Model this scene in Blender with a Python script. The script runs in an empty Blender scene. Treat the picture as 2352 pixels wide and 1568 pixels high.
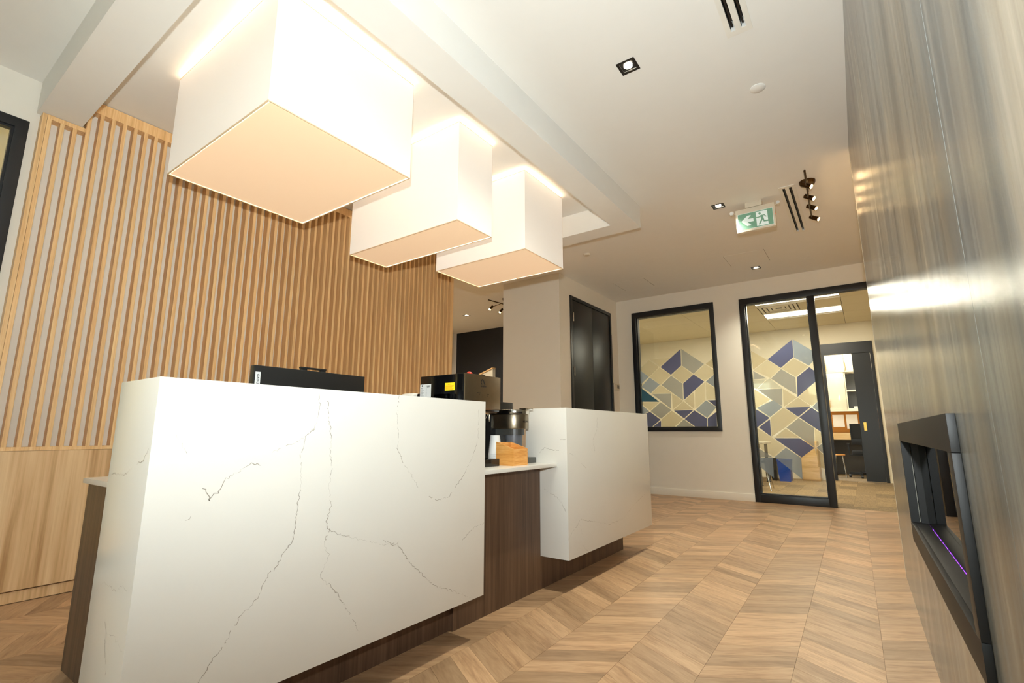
import bpy, bmesh, math, random
from mathutils import Vector, Matrix
random.seed(7)
C = bpy.context.scene.collection
S = bpy.context.scene
# ------------------------------------------------------------------ camera
CAM_F, CAM_H = 1122.8, 0.9271
cd = bpy.data.cameras.new('camera'); cam = bpy.data.objects.new('camera', cd); C.objects.link(cam)
cd.sensor_fit = 'HORIZONTAL'; cd.sensor_width = 36.0; cd.lens = 36.0*CAM_F/2352
cd.clip_start = 0.02; cd.clip_end = 200
FW = Vector((-0.57147678, 0.80051877, 0.18051036)); RT = Vector((0.81398912, 0.58087935, 0.00094763)); UP = Vector((0.10409615, -0.14747502, 0.98357263))
cam.matrix_world = Matrix(((RT.x, UP.x, -FW.x, 0), (RT.y, UP.y, -FW.y, 0), (RT.z, UP.z, -FW.z, CAM_H), (0, 0, 0, 1)))
S.camera = cam
# ------------------------------------------------------------------ exposure, sky, large lights
S.view_settings.view_transform = 'Standard'; S.view_settings.look = 'None'
S.view_settings.exposure = 0.5; S.view_settings.gamma = 1.0; S.view_settings.use_curve_mapping = False
W = bpy.data.worlds.new('sky'); S.world = W; W.use_nodes = True
nt = W.node_tree; bg = nt.nodes['Background']
sk = nt.nodes.new('ShaderNodeTexSky'); sk.sky_type = 'NISHITA'; sk.sun_elevation = math.radians(38); sk.sun_rotation = math.radians(20)
sk.sun_disc = False; sk.air_density = 1.3; sk.dust_density = 2.5
nt.links.new(sk.outputs[0], bg.inputs[0]); bg.inputs[1].default_value = 1.9

def lamp(name, kind, loc, power, col=(1, 1, 1), size=0.1, rot=None, size_y=None, spot=None, blend=0.6):
    d = bpy.data.lights.new(name, kind); d.energy = power; d.color = col
    if kind == 'AREA':
        d.size = size
        if size_y: d.shape = 'RECTANGLE'; d.size_y = size_y
    else: d.shadow_soft_size = size
    if kind == 'SPOT': d.spot_size = math.radians(spot or 90); d.spot_blend = blend
    o = bpy.data.objects.new(name, d); C.objects.link(o); o.location = loc
    if rot: o.rotation_euler = rot
    return o
WARM = (1.0, 0.66, 0.33); SOFT = (1.0, 0.80, 0.56); TUBE = (1.0, 0.94, 0.76); DOWN = (0.98, 0.96, 0.80); COOL = (0.92, 0.98, 1.0)
# the photographer's flash, on the hot shoe just above the camera
lamp('camera_flash', 'SPOT', (0.03, -0.08, 1.15), 260.0, (0.91, 0.985, 0.99), 0.025, Vector((-0.42, 0.537, 0.731)).to_track_quat('-Z', 'Y').to_euler(), None, 180, 1.0)
H = 3.053          # ceiling height
YB = 7.469         # back wall
YO = 11.57         # far wall of the office behind it

# ------------------------------------------------------------------ helpers
def lin(c): return c/12.92 if c <= 0.04045 else ((c+0.055)/1.055)**2.4
def rgb(r, g, b): return (lin(r/255), lin(g/255), lin(b/255), 1.0)
class MB:
    def __init__(s): s.v = []; s.f = []
    def box(s, x0, x1, y0, y1, z0, z1):
        b = len(s.v)
        s.v += [(x0,y0,z0),(x1,y0,z0),(x1,y1,z0),(x0,y1,z0),(x0,y0,z1),(x1,y0,z1),(x1,y1,z1),(x0,y1,z1)]
        s.f += [tuple(b+i for i in q) for q in ((0,3,2,1),(4,5,6,7),(0,1,5,4),(1,2,6,5),(2,3,7,6),(3,0,4,7))]
        return s
    def prism(s, pts, axis, a, b):
        # polygon pts in the other two axes (in x,y,z order) extruded along axis from a to b
        n = len(pts); o = len(s.v)
        for t in (a, b):
            for p in pts:
                q = list(p); q.insert(axis, t); s.v.append(tuple(q))
        s.f.append(tuple(o+i for i in range(n))[::-1]); s.f.append(tuple(o+n+i for i in range(n)))
        for i in range(n):
            j = (i+1) % n; s.f.append((o+i, o+j, o+n+j, o+n+i))
        return s
    def cyl(s, p0, p1, r0, r1=None, n=20, cap=True):
        r1 = r0 if r1 is None else r1
        p0 = Vector(p0); p1 = Vector(p1); d = (p1-p0).normalized()
        a = d.orthogonal().normalized(); b = d.cross(a); o = len(s.v)
        for p, r in ((p0, r0), (p1, r1)):
            for i in range(n):
                t = 2*math.pi*i/n; s.v.append(tuple(p+a*(r*math.cos(t))+b*(r*math.sin(t))))
        for i in range(n):
            j = (i+1) % n; s.f.append((o+i, o+j, o+n+j, o+n+i))
        if cap: s.f.append(tuple(o+i for i in range(n))[::-1]); s.f.append(tuple(o+n+i for i in range(n)))
        return s
    def lathe(s, c, prof, n=24):
        o = len(s.v); c = Vector(c)
        for r, z in prof:
            for i in range(n):
                t = 2*math.pi*i/n; s.v.append((c.x+r*math.cos(t), c.y+r*math.sin(t), c.z+z))
        for k in range(len(prof)-1):
            for i in range(n):
                j = (i+1) % n; s.f.append((o+k*n+i, o+k*n+j, o+(k+1)*n+j, o+(k+1)*n+i))
        s.f.append(tuple(o+i for i in range(n))[::-1]); m = o+(len(prof)-1)*n; s.f.append(tuple(m+i for i in range(n)))
        return s
    def tube(s, pts, r, n=8):
        pts = [Vector(p) for p in pts]; o = len(s.v)
        for k, p in enumerate(pts):
            d = (pts[min(k+1, len(pts)-1)]-pts[max(k-1, 0)]).normalized()
            a = d.cross(Vector((0.13, 0.21, 0.97))); a = (a if a.length > 1e-3 else d.orthogonal()).normalized(); b = d.cross(a)
            for i in range(n):
                t = 2*math.pi*i/n; s.v.append(tuple(p+a*(r*math.cos(t))+b*(r*math.sin(t))))
        for k in range(len(pts)-1):
            for i in range(n):
                j = (i+1) % n; s.f.append((o+k*n+i, o+k*n+j, o+(k+1)*n+j, o+(k+1)*n+i))
        s.f.append(tuple(o+i for i in range(n))[::-1]); m = o+(len(pts)-1)*n; s.f.append(tuple(m+i for i in range(n)))
        return s
    def ball(s, c, rx, ry, rz, n=12, m=7):
        prof = []
        o = len(s.v)
        for k in range(m+1):
            t = math.pi*k/m-math.pi/2; r = max(math.cos(t), 0.02)
            for i in range(n):
                u = 2*math.pi*i/n; s.v.append((c[0]+rx*r*math.cos(u), c[1]+ry*r*math.sin(u), c[2]+rz*math.sin(t)))
        for k in range(m):
            for i in range(n):
                j = (i+1) % n; s.f.append((o+k*n+i, o+k*n+j, o+(k+1)*n+j, o+(k+1)*n+i))
        s.f.append(tuple(o+i for i in range(n))[::-1]); q = o+m*n; s.f.append(tuple(q+i for i in range(n)))
        return s
    def grid_slab(s, axis, a, b, rect, holes):
        # slab between a and b along axis, over rect (u0,u1,v0,v1) in the two other axes, with rectangular holes
        us = sorted({rect[0], rect[1]} | {h[i] for h in holes for i in (0, 1)}); vs = sorted({rect[2], rect[3]} | {h[i] for h in holes for i in (2, 3)})
        us = [u for u in us if rect[0] <= u <= rect[1]]; vs = [v for v in vs if rect[2] <= v <= rect[3]]
        inh = lambda u, v: any(h[0] < u < h[1] and h[2] < v < h[3] for h in holes)
        nu, nv = len(us)-1, len(vs)-1
        solid = [[not inh((us[i]+us[i+1])/2, (vs[j]+vs[j+1])/2) for j in range(nv)] for i in range(nu)]
        idx = {}
        def P(i, j, k):
            if (i, j, k) not in idx:
                q = [us[i], vs[j]]; q.insert(axis, (a, b)[k]); idx[(i, j, k)] = len(s.v); s.v.append(tuple(q))
            return idx[(i, j, k)]
        for i in range(nu):
            for j in range(nv):
                if not solid[i][j]: continue
                s.f.append((P(i,j,0), P(i,j+1,0), P(i+1,j+1,0), P(i+1,j,0))); s.f.append((P(i,j,1), P(i+1,j,1), P(i+1,j+1,1), P(i,j+1,1)))
                for di, dj, e in ((-1,0,((i,j),(i,j+1))), (1,0,((i+1,j+1),(i+1,j))), (0,-1,((i+1,j),(i,j))), (0,1,((i,j+1),(i+1,j+1)))):
                    ii, jj = i+di, j+dj
                    if 0 <= ii < nu and 0 <= jj < nv and solid[ii][jj]: continue
                    (p, q), (r, t) = e; s.f.append((P(p,q,0), P(p,q,1), P(r,t,1), P(r,t,0)))
        return s
ORG = {}
def mesh(name, mb, mat, org=(0, 0, 0), bevel=0.0, smooth=0):
    me = bpy.data.meshes.new(name); o = Vector(org)
    me.from_pydata([tuple(Vector(p)-o) for p in mb.v], [], mb.f)
    bm = bmesh.new(); bm.from_mesh(me); bmesh.ops.recalc_face_normals(bm, faces=bm.faces)
    if bevel:
        es = [e for e in bm.edges if len(e.link_faces) == 2 and e.calc_face_angle(0) > 0.5]
        bmesh.ops.bevel(bm, geom=es, offset=bevel, segments=2, profile=0.6, affect='EDGES', clamp_overlap=True)
    bm.to_mesh(me); bm.free()
    if smooth or bevel:
        for p in me.polygons: p.use_smooth = True
        me.set_sharp_from_angle(angle=math.radians(smooth or 35))
    me.materials.append(mat)
    return me
def thing(name, label, cat, loc, group=None, rz=0.0, kind=None):
    o = bpy.data.objects.new(name, None); C.objects.link(o); o.location = loc; o.rotation_euler = (0, 0, rz); o.empty_display_size = 0.1
    ORG[o] = Vector((0, 0, 0)) if rz else Vector(loc)
    if label: o['label'] = label
    if cat: o['category'] = cat
    if group: o['group'] = group
    if kind: o['kind'] = kind
    return o
def part(name, mb, mat, parent=None, label=None, bevel=0.0, smooth=0, at=None):
    # at: origin of the mesh (world); default the parent's origin
    po = ORG.get(parent, Vector((0, 0, 0))) if parent else Vector((0, 0, 0))
    org = Vector(at) if at is not None else po
    o = bpy.data.objects.new(name, mesh(name, mb, mat, org, bevel, smooth)); C.objects.link(o)
    if parent: o.parent = parent
    o.location = org-po; ORG[o] = org
    if label: o['label'] = label
    return o
def single(name, label, cat, mb, mat, loc, group=None, **k):
    o = part(name, mb, mat, None, label, at=loc, **k); o['category'] = cat
    if group: o['group'] = group
    return o
def struct(name, mb, mat, parent=None, loc=(0, 0, 0), **k):
    o = part(name, mb, mat, parent, at=loc, **k)
    if not parent: o['kind'] = 'structure'
    return o
def copy_tree(o, parent=None):
    c = o.copy(); C.objects.link(c)
    if parent: c.parent = parent
    for ch in list(o.children): copy_tree(ch, c)
    return c
def text_mb(txt, size, thick=0.0006, align='CENTER'):
    cu = bpy.data.curves.new('t', 'FONT'); cu.body = txt; cu.size = size; cu.align_x = align; cu.align_y = 'CENTER'; cu.extrude = thick/2; cu.resolution_u = 3
    ob = bpy.data.objects.new('t', cu); C.objects.link(ob)
    dg = bpy.context.evaluated_depsgraph_get(); me = ob.evaluated_get(dg).to_mesh()
    mb = MB(); mb.v = [tuple(v.co) for v in me.vertices]; mb.f = [tuple(p.vertices) for p in me.polygons]
    ob.to_mesh_clear(); bpy.data.objects.remove(ob); bpy.data.curves.remove(cu)
    return mb
def xform(mb, M):
    mb.v = [tuple(M @ Vector(p)) for p in mb.v]; return mb
def frame_mat(o, ex, ey):
    ex = Vector(ex).normalized(); ey = Vector(ey).normalized(); ez = ex.cross(ey)
    return Matrix(((ex.x, ey.x, ez.x, o[0]), (ex.y, ey.y, ez.y, o[1]), (ex.z, ey.z, ez.z, o[2]), (0, 0, 0, 1)))

# ------------------------------------------------------------------ materials
def new_mat(name):
    m = bpy.data.materials.new(name); m.use_nodes = True; n = m.node_tree.nodes; return m, n, m.node_tree.links, n['Principled BSDF']
def plain(name, col, rough=0.5, metal=0.0, var=0.06, scale=9.0, bump=0.0, bscale=300.0, emis=None, estr=0.0, coat=0.0, spec=0.5):
    m, n, l, p = new_mat(name)
    tc = n.new('ShaderNodeTexCoord'); nz = n.new('ShaderNodeTexNoise'); nz.inputs['Scale'].default_value = scale; nz.inputs['Detail'].default_value = 3
    mx = n.new('ShaderNodeMix'); mx.data_type = 'RGBA'
    mx.inputs[6].default_value = tuple(c*(1-var) for c in col[:3])+(1,); mx.inputs[7].default_value = tuple(min(1, c*(1+var)) for c in col[:3])+(1,)
    l.new(tc.outputs['Object'], nz.inputs['Vector']); l.new(nz.outputs['Fac'], mx.inputs[0]); l.new(mx.outputs[2], p.inputs['Base Color'])
    p.inputs['Roughness'].default_value = rough; p.inputs['Metallic'].default_value = metal; p.inputs['Specular IOR Level'].default_value = spec
    p.inputs['Coat Weight'].default_value = coat; p.inputs['Coat Roughness'].default_value = 0.08
    if emis: p.inputs['Emission Color'].default_value = emis; p.inputs['Emission Strength'].default_value = estr
    if bump:
        b2 = n.new('ShaderNodeTexNoise'); b2.inputs['Scale'].default_value = bscale; b2.inputs['Detail'].default_value = 2
        bp = n.new('ShaderNodeBump'); bp.inputs['Strength'].default_value = bump; bp.inputs['Distance'].default_value = 0.002
        l.new(tc.outputs['Object'], b2.inputs['Vector']); l.new(b2.outputs['Fac'], bp.inputs['Height']); l.new(bp.outputs['Normal'], p.inputs['Normal'])
    return m
def wood(name, cols, scale=(40, 40, 1.2), rough=0.45, rnd=0.12, uv=False, attr=False, bump=0.15):
    # cols: dark, mid, light; grain runs along the axis with the small scale
    m, n, l, p = new_mat(name)
    tc = n.new('ShaderNodeTexCoord'); src = tc.outputs['UV'] if uv else tc.outputs['Object']
    if attr:
        at = n.new('ShaderNodeAttribute'); at.attribute_name = 'tone'; rsock = at.outputs['Fac']
    else:
        oi = n.new('ShaderNodeObjectInfo'); rsock = oi.outputs['Random']
    mul = n.new('ShaderNodeVectorMath'); mul.operation = 'SCALE'; cmb = n.new('ShaderNodeCombineXYZ')
    for i in range(3): l.new(rsock, cmb.inputs[i])
    l.new(cmb.outputs[0], mul.inputs[0]); mul.inputs['Scale'].default_value = 37.0
    add = n.new('ShaderNodeVectorMath'); add.operation = 'ADD'; l.new(src, add.inputs[0]); l.new(mul.outputs[0], add.inputs[1])
    mp = n.new('ShaderNodeMapping'); mp.inputs['Scale'].default_value = scale; l.new(add.outputs[0], mp.inputs['Vector'])
    n1 = n.new('ShaderNodeTexNoise'); n1.inputs['Scale'].default_value = 1.0; n1.inputs['Detail'].default_value = 5; n1.inputs['Roughness'].default_value = 0.6; n1.inputs['Distortion'].default_value = 0.6
    mp2 = n.new('ShaderNodeMapping'); mp2.inputs['Scale'].default_value = tuple(c*4.5 for c in scale); l.new(add.outputs[0], mp2.inputs['Vector'])
    n2 = n.new('ShaderNodeTexNoise'); n2.inputs['Scale'].default_value = 1.0; n2.inputs['Detail'].default_value = 3
    l.new(mp.outputs[0], n1.inputs['Vector']); l.new(mp2.outputs[0], n2.inputs['Vector'])
    ad = n.new('ShaderNodeMath'); ad.operation = 'MULTIPLY_ADD'; l.new(n2.outputs['Fac'], ad.inputs[0]); ad.inputs[1].default_value = 0.45; l.new(n1.outputs['Fac'], ad.inputs[2])
    sb = n.new('ShaderNodeMath'); sb.operation = 'SUBTRACT'; l.new(ad.outputs[0], sb.inputs[0]); sb.inputs[1].default_value = 0.225
    cr = n.new('ShaderNodeValToRGB'); e = cr.color_ramp.elements; e[0].position = 0.28; e[0].color = cols[0]; e[1].position = 0.72; e[1].color = cols[2]
    q = e.new(0.5); q.color = cols[1]; l.new(sb.outputs[0], cr.inputs[0])
    hs = n.new('ShaderNodeHueSaturation'); l.new(cr.outputs[0], hs.inputs['Color'])
    mr = n.new('ShaderNodeMapRange'); mr.inputs['To Min'].default_value = 1-rnd; mr.inputs['To Max'].default_value = 1+rnd; l.new(rsock, mr.inputs['Value']); l.new(mr.outputs[0], hs.inputs['Value'])
    l.new(hs.outputs[0], p.inputs['Base Color']); p.inputs['Roughness'].default_value = rough
    bp = n.new('ShaderNodeBump'); bp.inputs['Strength'].default_value = bump; bp.inputs['Distance'].default_value = 0.001; l.new(n2.outputs['Fac'], bp.inputs['Height']); l.new(bp.outputs[0], p.inputs['Normal'])
    return m
def glass(name, tint=(1, 1, 1, 1), rough=0.0):
    m, n, l, p = new_mat(name); n.remove(p); out = n['Material Output']
    tr = n.new('ShaderNodeBsdfTransparent'); tr.inputs[0].default_value = tint; gl = n.new('ShaderNodeBsdfGlossy'); gl.inputs['Roughness'].default_value = rough
    fr = n.new('ShaderNodeFresnel'); fr.inputs['IOR'].default_value = 1.5; mx = n.new('ShaderNodeMixShader')
    l.new(fr.outputs[0], mx.inputs[0]); l.new(tr.outputs[0], mx.inputs[1]); l.new(gl.outputs[0], mx.inputs[2]); l.new(mx.outputs[0], out.inputs[0])
    return m
def film(name, col, alpha):
    m, n, l, p = new_mat(name); out = n['Material Output']
    p.inputs['Base Color'].default_value = col; p.inputs['Roughness'].default_value = 0.12
    tc = n.new('ShaderNodeTexCoord'); nz = n.new('ShaderNodeTexNoise'); nz.inputs['Scale'].default_value = 3.0; l.new(tc.outputs['Object'], nz.inputs['Vector'])
    mr = n.new('ShaderNodeMapRange'); mr.inputs['To Min'].default_value = alpha-0.04; mr.inputs['To Max'].default_value = alpha+0.04; l.new(nz.outputs['Fac'], mr.inputs['Value'])
    tr = n.new('ShaderNodeBsdfTransparent'); tr.inputs[0].default_value = tuple(c*0.4+0.6 for c in col[:3])+(1,)
    tl = n.new('ShaderNodeBsdfTranslucent'); tl.inputs[0].default_value = col
    m1 = n.new('ShaderNodeMixShader'); m1.inputs[0].default_value = 0.5; l.new(p.outputs[0], m1.inputs[1]); l.new(tl.outputs[0], m1.inputs[2])
    mx = n.new('ShaderNodeMixShader'); l.new(mr.outputs[0], mx.inputs[0]); l.new(tr.outputs[0], mx.inputs[1]); l.new(m1.outputs[0], mx.inputs[2]); l.new(mx.outputs[0], out.inputs[0])
    return m
def glow(name, col, strength):
    return plain(name, col, 0.6, var=0.01, emis=col, estr=strength)
def tile_mat(name):
    m, n, l, p = new_mat(name)
    tc = n.new('ShaderNodeTexCoord')
    def nz(sc, det, dist=0.3, rough=0.6):
        mp = n.new('ShaderNodeMapping'); mp.inputs['Scale'].default_value = sc; mp.inputs['Rotation'].default_value = (0.10, 0, 0); l.new(tc.outputs['Object'], mp.inputs['Vector'])
        t = n.new('ShaderNodeTexNoise'); t.inputs['Scale'].default_value = 1.0; t.inputs['Detail'].default_value = det; t.inputs['Distortion'].default_value = dist; t.inputs['Roughness'].default_value = rough
        l.new(mp.outputs[0], t.inputs['Vector']); return t.outputs['Fac']
    a = nz((3, 7.5, 0.45), 7, 0.4, 0.68); b = nz((3, 3.2, 0.35), 3, 0.8); c = nz((3, 30, 0.8), 3)
    r1 = n.new('ShaderNodeValToRGB'); e = r1.color_ramp.elements
    e[0].position = 0.30; e[0].color = rgb(56, 61, 64); e[1].position = 0.72; e[1].color = rgb(168, 164, 150)
    q = e.new(0.45); q.color = rgb(98, 98, 92); q = e.new(0.58); q.color = rgb(136, 134, 126)
    l.new(a, r1.inputs[0])
    r2 = n.new('ShaderNodeValToRGB'); e = r2.color_ramp.elements; e[0].position = 0.35; e[0].color = rgb(80, 98, 112); e[1].position = 0.65; e[1].color = rgb(158, 140, 114)
    l.new(b, r2.inputs[0])
    mx = n.new('ShaderNodeMix'); mx.data_type = 'RGBA'; mx.inputs[0].default_value = 0.38; l.new(r1.outputs[0], mx.inputs[6]); l.new(r2.outputs[0], mx.inputs[7])
    m2 = n.new('ShaderNodeMix'); m2.data_type = 'RGBA'; m2.blend_type = 'OVERLAY'; m2.inputs[0].default_value = 0.35; l.new(mx.outputs[2], m2.inputs[6]); l.new(c, m2.inputs[7])
    l.new(m2.outputs[2], p.inputs['Base Color']); p.inputs['Roughness'].default_value = 0.17; p.inputs['IOR'].default_value = 1.28
    mr = n.new('ShaderNodeMapRange'); mr.inputs['From Min'].default_value = 0.3; mr.inputs['From Max'].default_value = 0.7; mr.inputs['To Min'].default_value = 0.05; mr.inputs['To Max'].default_value = 0.5; l.new(a, mr.inputs['Value']); l.new(mr.outputs[0], p.inputs['Specular IOR Level'])
    b3 = n.new('ShaderNodeTexNoise'); b3.inputs['Scale'].default_value = 1700; b3.inputs['Detail'].default_value = 1; l.new(tc.outputs['Object'], b3.inputs['Vector'])
    bp = n.new('ShaderNodeBump'); bp.inputs['Strength'].default_value = 0.16; bp.inputs['Distance'].default_value = 0.0006; l.new(b3.outputs['Fac'], bp.inputs['Height']); l.new(bp.outputs[0], p.inputs['Normal'])
    return m
M = dict(
 ceiling=plain('ceiling_paint', rgb(238, 236, 230), 0.8, var=0.015, bump=0.05),
 wall=plain('wall_paint', rgb(238, 232, 219), 0.7, var=0.015, bump=0.05),
 cream=plain('cream_wall_paint', rgb(232, 222, 186), 0.7, var=0.015),
 navy=plain('navy_wall_paint', rgb(22, 24, 30), 0.55, var=0.05),
 office=plain('office_wall_paint', rgb(228, 219, 196), 0.7, var=0.02),
 dim=plain('dark_grey_wall_paint', rgb(74, 70, 64), 0.7),
 black=plain('black_metal', rgb(21, 22, 26), 0.36, var=0.05, spec=0.5),
 doorblk=plain('black_door_paint', rgb(18, 19, 21), 0.34, var=0.06),
 blackp=plain('black_plastic', rgb(22, 22, 22), 0.38),
 gloss=plain('gloss_black', rgb(12, 12, 13), 0.12),
 frame=plain('charcoal_powder_coat', rgb(24, 23, 22), 0.5, spec=0.35),
 steel=plain('brushed_steel', rgb(150, 138, 118), 0.32, metal=1.0, var=0.08, scale=40),
 chrome=plain('chrome', rgb(205, 200, 190), 0.15, metal=1.0),
 brass=plain('dark_bronze', rgb(78, 58, 34), 0.3, metal=1.0),
 gold=plain('satin_brass', rgb(200, 160, 80), 0.3, metal=1.0),
 quartz=plain('white_quartz', rgb(219, 216, 208), 0.20, var=0.02, scale=5, spec=0.45),
 vein=plain('quartz_vein', rgb(148, 140, 128), 0.3, var=0.4, scale=60),
 slat=wood('light_oak', (rgb(212, 166, 110), rgb(231, 188, 132), rgb(240, 206, 152)), (55, 55, 1.1), 0.45, 0.05),
 oak=wood('pale_oak_panel', (rgb(186, 144, 96), rgb(222, 184, 136), rgb(238, 206, 160)), (16, 15, 0.5), 0.45, 0.02),
 walnut=wood('dark_oak_panel', (rgb(70, 50, 36), rgb(93, 69, 52), rgb(110, 84, 64)), (26, 26, 0.9), 0.45, 0.03),
 plank=wood('oak_plank', (rgb(150, 116, 85), rgb(178, 143, 108), rgb(194, 160, 124)), (3.5, 24, 1), 0.38, 0.25, uv=True),
 planks=wood('oak_planks', (rgb(150, 116, 85), rgb(178, 143, 108), rgb(194, 160, 124)), (3.5, 24, 1), 0.38, 0.25, uv=True, attr=True),
 joint=plain('floor_slab', rgb(92, 72, 54), 0.7),
 carpet=wood('carpet_plank', (rgb(112, 92, 62), rgb(134, 111, 76), rgb(152, 128, 90)), (60, 14, 3), 0.8, 0.3),
 bamboo=wood('bamboo', (rgb(206, 134, 56), rgb(226, 160, 82), rgb(238, 184, 112)), (5, 5, 60), 0.4, 0.05),
 tile=tile_mat('grey_stone_tile'), grout=plain('light_grout', rgb(196, 188, 172), 0.6),
 glass=glass('clear_glass', (0.97, 0.985, 0.975, 1)), tint=glass('fire_glass', (0.75, 0.75, 0.74, 1)),
 acrylic=glass('acrylic', (0.9, 0.9, 0.9, 1)),
 white=plain('white_plastic', rgb(236, 232, 222), 0.4), offw=plain('off_white_plastic', rgb(222, 212, 192), 0.45),
 paper=plain('white_paper', rgb(238, 236, 230), 0.7), label=plain('silver_label', rgb(214, 216, 216), 0.5),
 yellow=plain('yellow_sticker', rgb(252, 220, 30), 0.5), red=plain('red_plastic', rgb(225, 50, 30), 0.35), ink=plain('black_ink', rgb(20, 20, 22), 0.5), grey=plain('grey_ink', rgb(120, 122, 122), 0.6), redink=plain('orange_ink', rgb(226, 120, 20), 0.6),
 tumbler=plain('slate_plastic', rgb(96, 100, 106), 0.4), darkgrey=plain('dark_grey_plastic', rgb(66, 66, 62), 0.4),
 cup=plain('paper_cup_white', rgb(226, 226, 224), 0.55), blue=plain('blue_plastic', rgb(8, 72, 180), 0.4),
 cork=plain('cork', rgb(170, 112, 40), 0.8, var=0.2, scale=120), cab=plain('gloss_cream_laminate', rgb(240, 230, 205), 0.12),
 deskwood=wood('beech', (rgb(200, 160, 100), rgb(222, 184, 126), rgb(232, 200, 146)), (1.5, 14, 14), 0.4, 0.02),
 tile_ceiling=plain('mineral_ceiling_tile', rgb(222, 210, 180), 0.9, var=0.03, scale=60, bump=0.3, bscale=160),
 mesh=plain('black_mesh_fabric', rgb(26, 26, 26), 0.7), stone=plain('river_stone', rgb(140, 112, 84), 0.25, var=0.25, scale=30),
 rear=plain('dark_grey_frame', rgb(60, 60, 60), 0.5),
 shade_a=glow('lamp_shade_fabric', rgb(250, 242, 232), 0.16), shade_b=glow('lamp_diffuser_fabric', rgb(252, 220, 184), 0.28),
 piping=plain('shade_piping', rgb(236, 214, 180), 0.7), acr_edge=glow('diffuser_edge', rgb(255, 240, 215), 1.0),
 pbulb=glow('shaded_bulb', rgb(255, 220, 170), 7.0), bulb=glow('lit_bulb', rgb(255, 214, 150), 28.0), led=glow('lit_led', rgb(255, 240, 214), 14.0), tube=glow('fluorescent_lens', rgb(255, 246, 222), 3.2),
 exit_g=glow('exit_sign_green', rgb(120, 168, 142), 0.08), exit_w=glow('exit_sign_white', rgb(222, 234, 230), 0.2),
 flame=glow('violet_ember_light', rgb(150, 70, 235), 1.6), redled=glow('red_led', rgb(255, 40, 20), 2.0), scr=plain('lcd_grey', rgb(120, 118, 110), 0.3),
 film_d=film('film_slate_blue', rgb(138, 146, 186), 0.72), film_t=film('film_teal', rgb(84, 140, 164), 0.78), film_g=film('film_grey', rgb(205, 208, 206), 0.42),
 film_b=film('film_grey_blue', rgb(192, 206, 220), 0.44), film_c=film('film_sand', rgb(235, 228, 206), 0.24), film_l=film('film_cream', rgb(240, 234, 214), 0.14),
 film_s=film('film_faint', rgb(230, 220, 192), 0.12), film_w=film('film_pale', rgb(232, 236, 228), 0.2),
 grass=plain('ground_outside', rgb(110, 108, 90), 0.9), leaf=plain('leaves', rgb(80, 100, 60), 0.8),
)
FILM1=[('d', [(-2.177, 2.162), (-2.184, 1.91), (-2.346, 1.779), (-2.5, 1.908)]), ('g', [(-2.167, 2.161), (-1.852, 1.906), (-2.009, 1.772), (-2.174, 1.909)]), ('c', [(-2.678, 2.029), (-2.525, 1.912), (-2.683, 1.77), (-2.822, 1.876), (-2.82, 1.92)]), ('l', [(-2.665, 2.039), (-2.353, 2.035), (-2.512, 1.918)]), ('l', [(-2.517, 1.901), (-2.351, 1.774), (-2.517, 1.635), (-2.674, 1.765)]), ('c', [(-2.179, 1.898), (-2.017, 1.764), (-2.175, 1.64), (-2.338, 1.773)]), ('b', [(-2.822, 1.872), (-2.692, 1.77), (-2.823, 1.664)]), ('b', [(-2.683, 1.757), (-2.527, 1.639), (-2.674, 1.512), (-2.82, 1.62)]), ('g', [(-2.344, 1.762), (-2.179, 1.634), (-2.188, 1.385), (-2.5, 1.629)]), ('d', [(-2.01, 1.76), (-1.864, 1.648), (-2.176, 1.388), (-2.17, 1.637)]), ('t', [(-2.821, 1.594), (-2.549, 1.375), (-2.828, 1.385)]), ('l', [(-2.518, 1.627), (-2.35, 1.501), (-2.664, 1.501)]), ('g', [(-2.654, 1.497), (-2.357, 1.493), (-2.371, 1.261)]), ('c', [(-2.347, 1.494), (-2.187, 1.375), (-2.351, 1.252)]), ('c', [(-2.179, 1.368), (-2.046, 1.245), (-2.337, 1.243)]), ('c', [(-2.021, 1.502), (-2.03, 1.252), (-2.17, 1.376)]), ('l', [(-2.005, 1.516), (-1.854, 1.636), (-1.864, 1.38), (-2.02, 1.255)]), ('b', [(-1.859, 1.373), (-1.721, 1.268), (-1.858, 1.121), (-2.013, 1.239)]), ('l', [(-2.828, 1.378), (-2.549, 1.369), (-2.701, 1.244), (-2.829, 1.345)]), ('g', [(-2.528, 1.366), (-2.368, 1.244), (-2.535, 1.117), (-2.692, 1.235)]), ('b', [(-2.83, 1.333), (-2.714, 1.232), (-2.832, 1.186)]), ('d', [(-2.703, 1.225), (-2.543, 1.104), (-2.678, 0.992), (-2.749, 0.993), (-2.819, 1.183)]), ('d', [(-2.537, 1.09), (-2.54, 0.992), (-2.661, 0.992)]), ('c', [(-2.366, 1.233), (-2.203, 1.109), (-2.333, 0.993), (-2.532, 0.994), (-2.529, 1.105)]), ('d', [(-2.332, 1.235), (-2.045, 1.238), (-2.188, 1.116)]), ('g', [(-2.192, 1.103), (-2.054, 0.992), (-2.31, 0.993)]), ('d', [(-2.031, 1.231), (-1.862, 1.111), (-1.867, 0.991), (-2.039, 0.991), (-2.18, 1.107)]), ('d', [(-1.726, 1.204), (-1.73, 0.993), (-1.858, 0.994), (-1.853, 1.111)]), ('d', [(-1.835, 1.372), (-1.723, 1.372), (-1.725, 1.276)]), ('b', [(-1.726, 1.738), (-1.724, 1.554), (-1.841, 1.646)]), ('s', [(-1.715, 1.986), (-1.72, 1.826), (-1.827, 1.904)]), ('l', [(-1.84, 1.897), (-1.721, 1.811), (-1.725, 1.746), (-1.858, 1.652), (-1.999, 1.768)]), ('l', [(-1.846, 1.638), (-1.723, 1.546), (-1.724, 1.38), (-1.854, 1.381)])]
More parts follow.
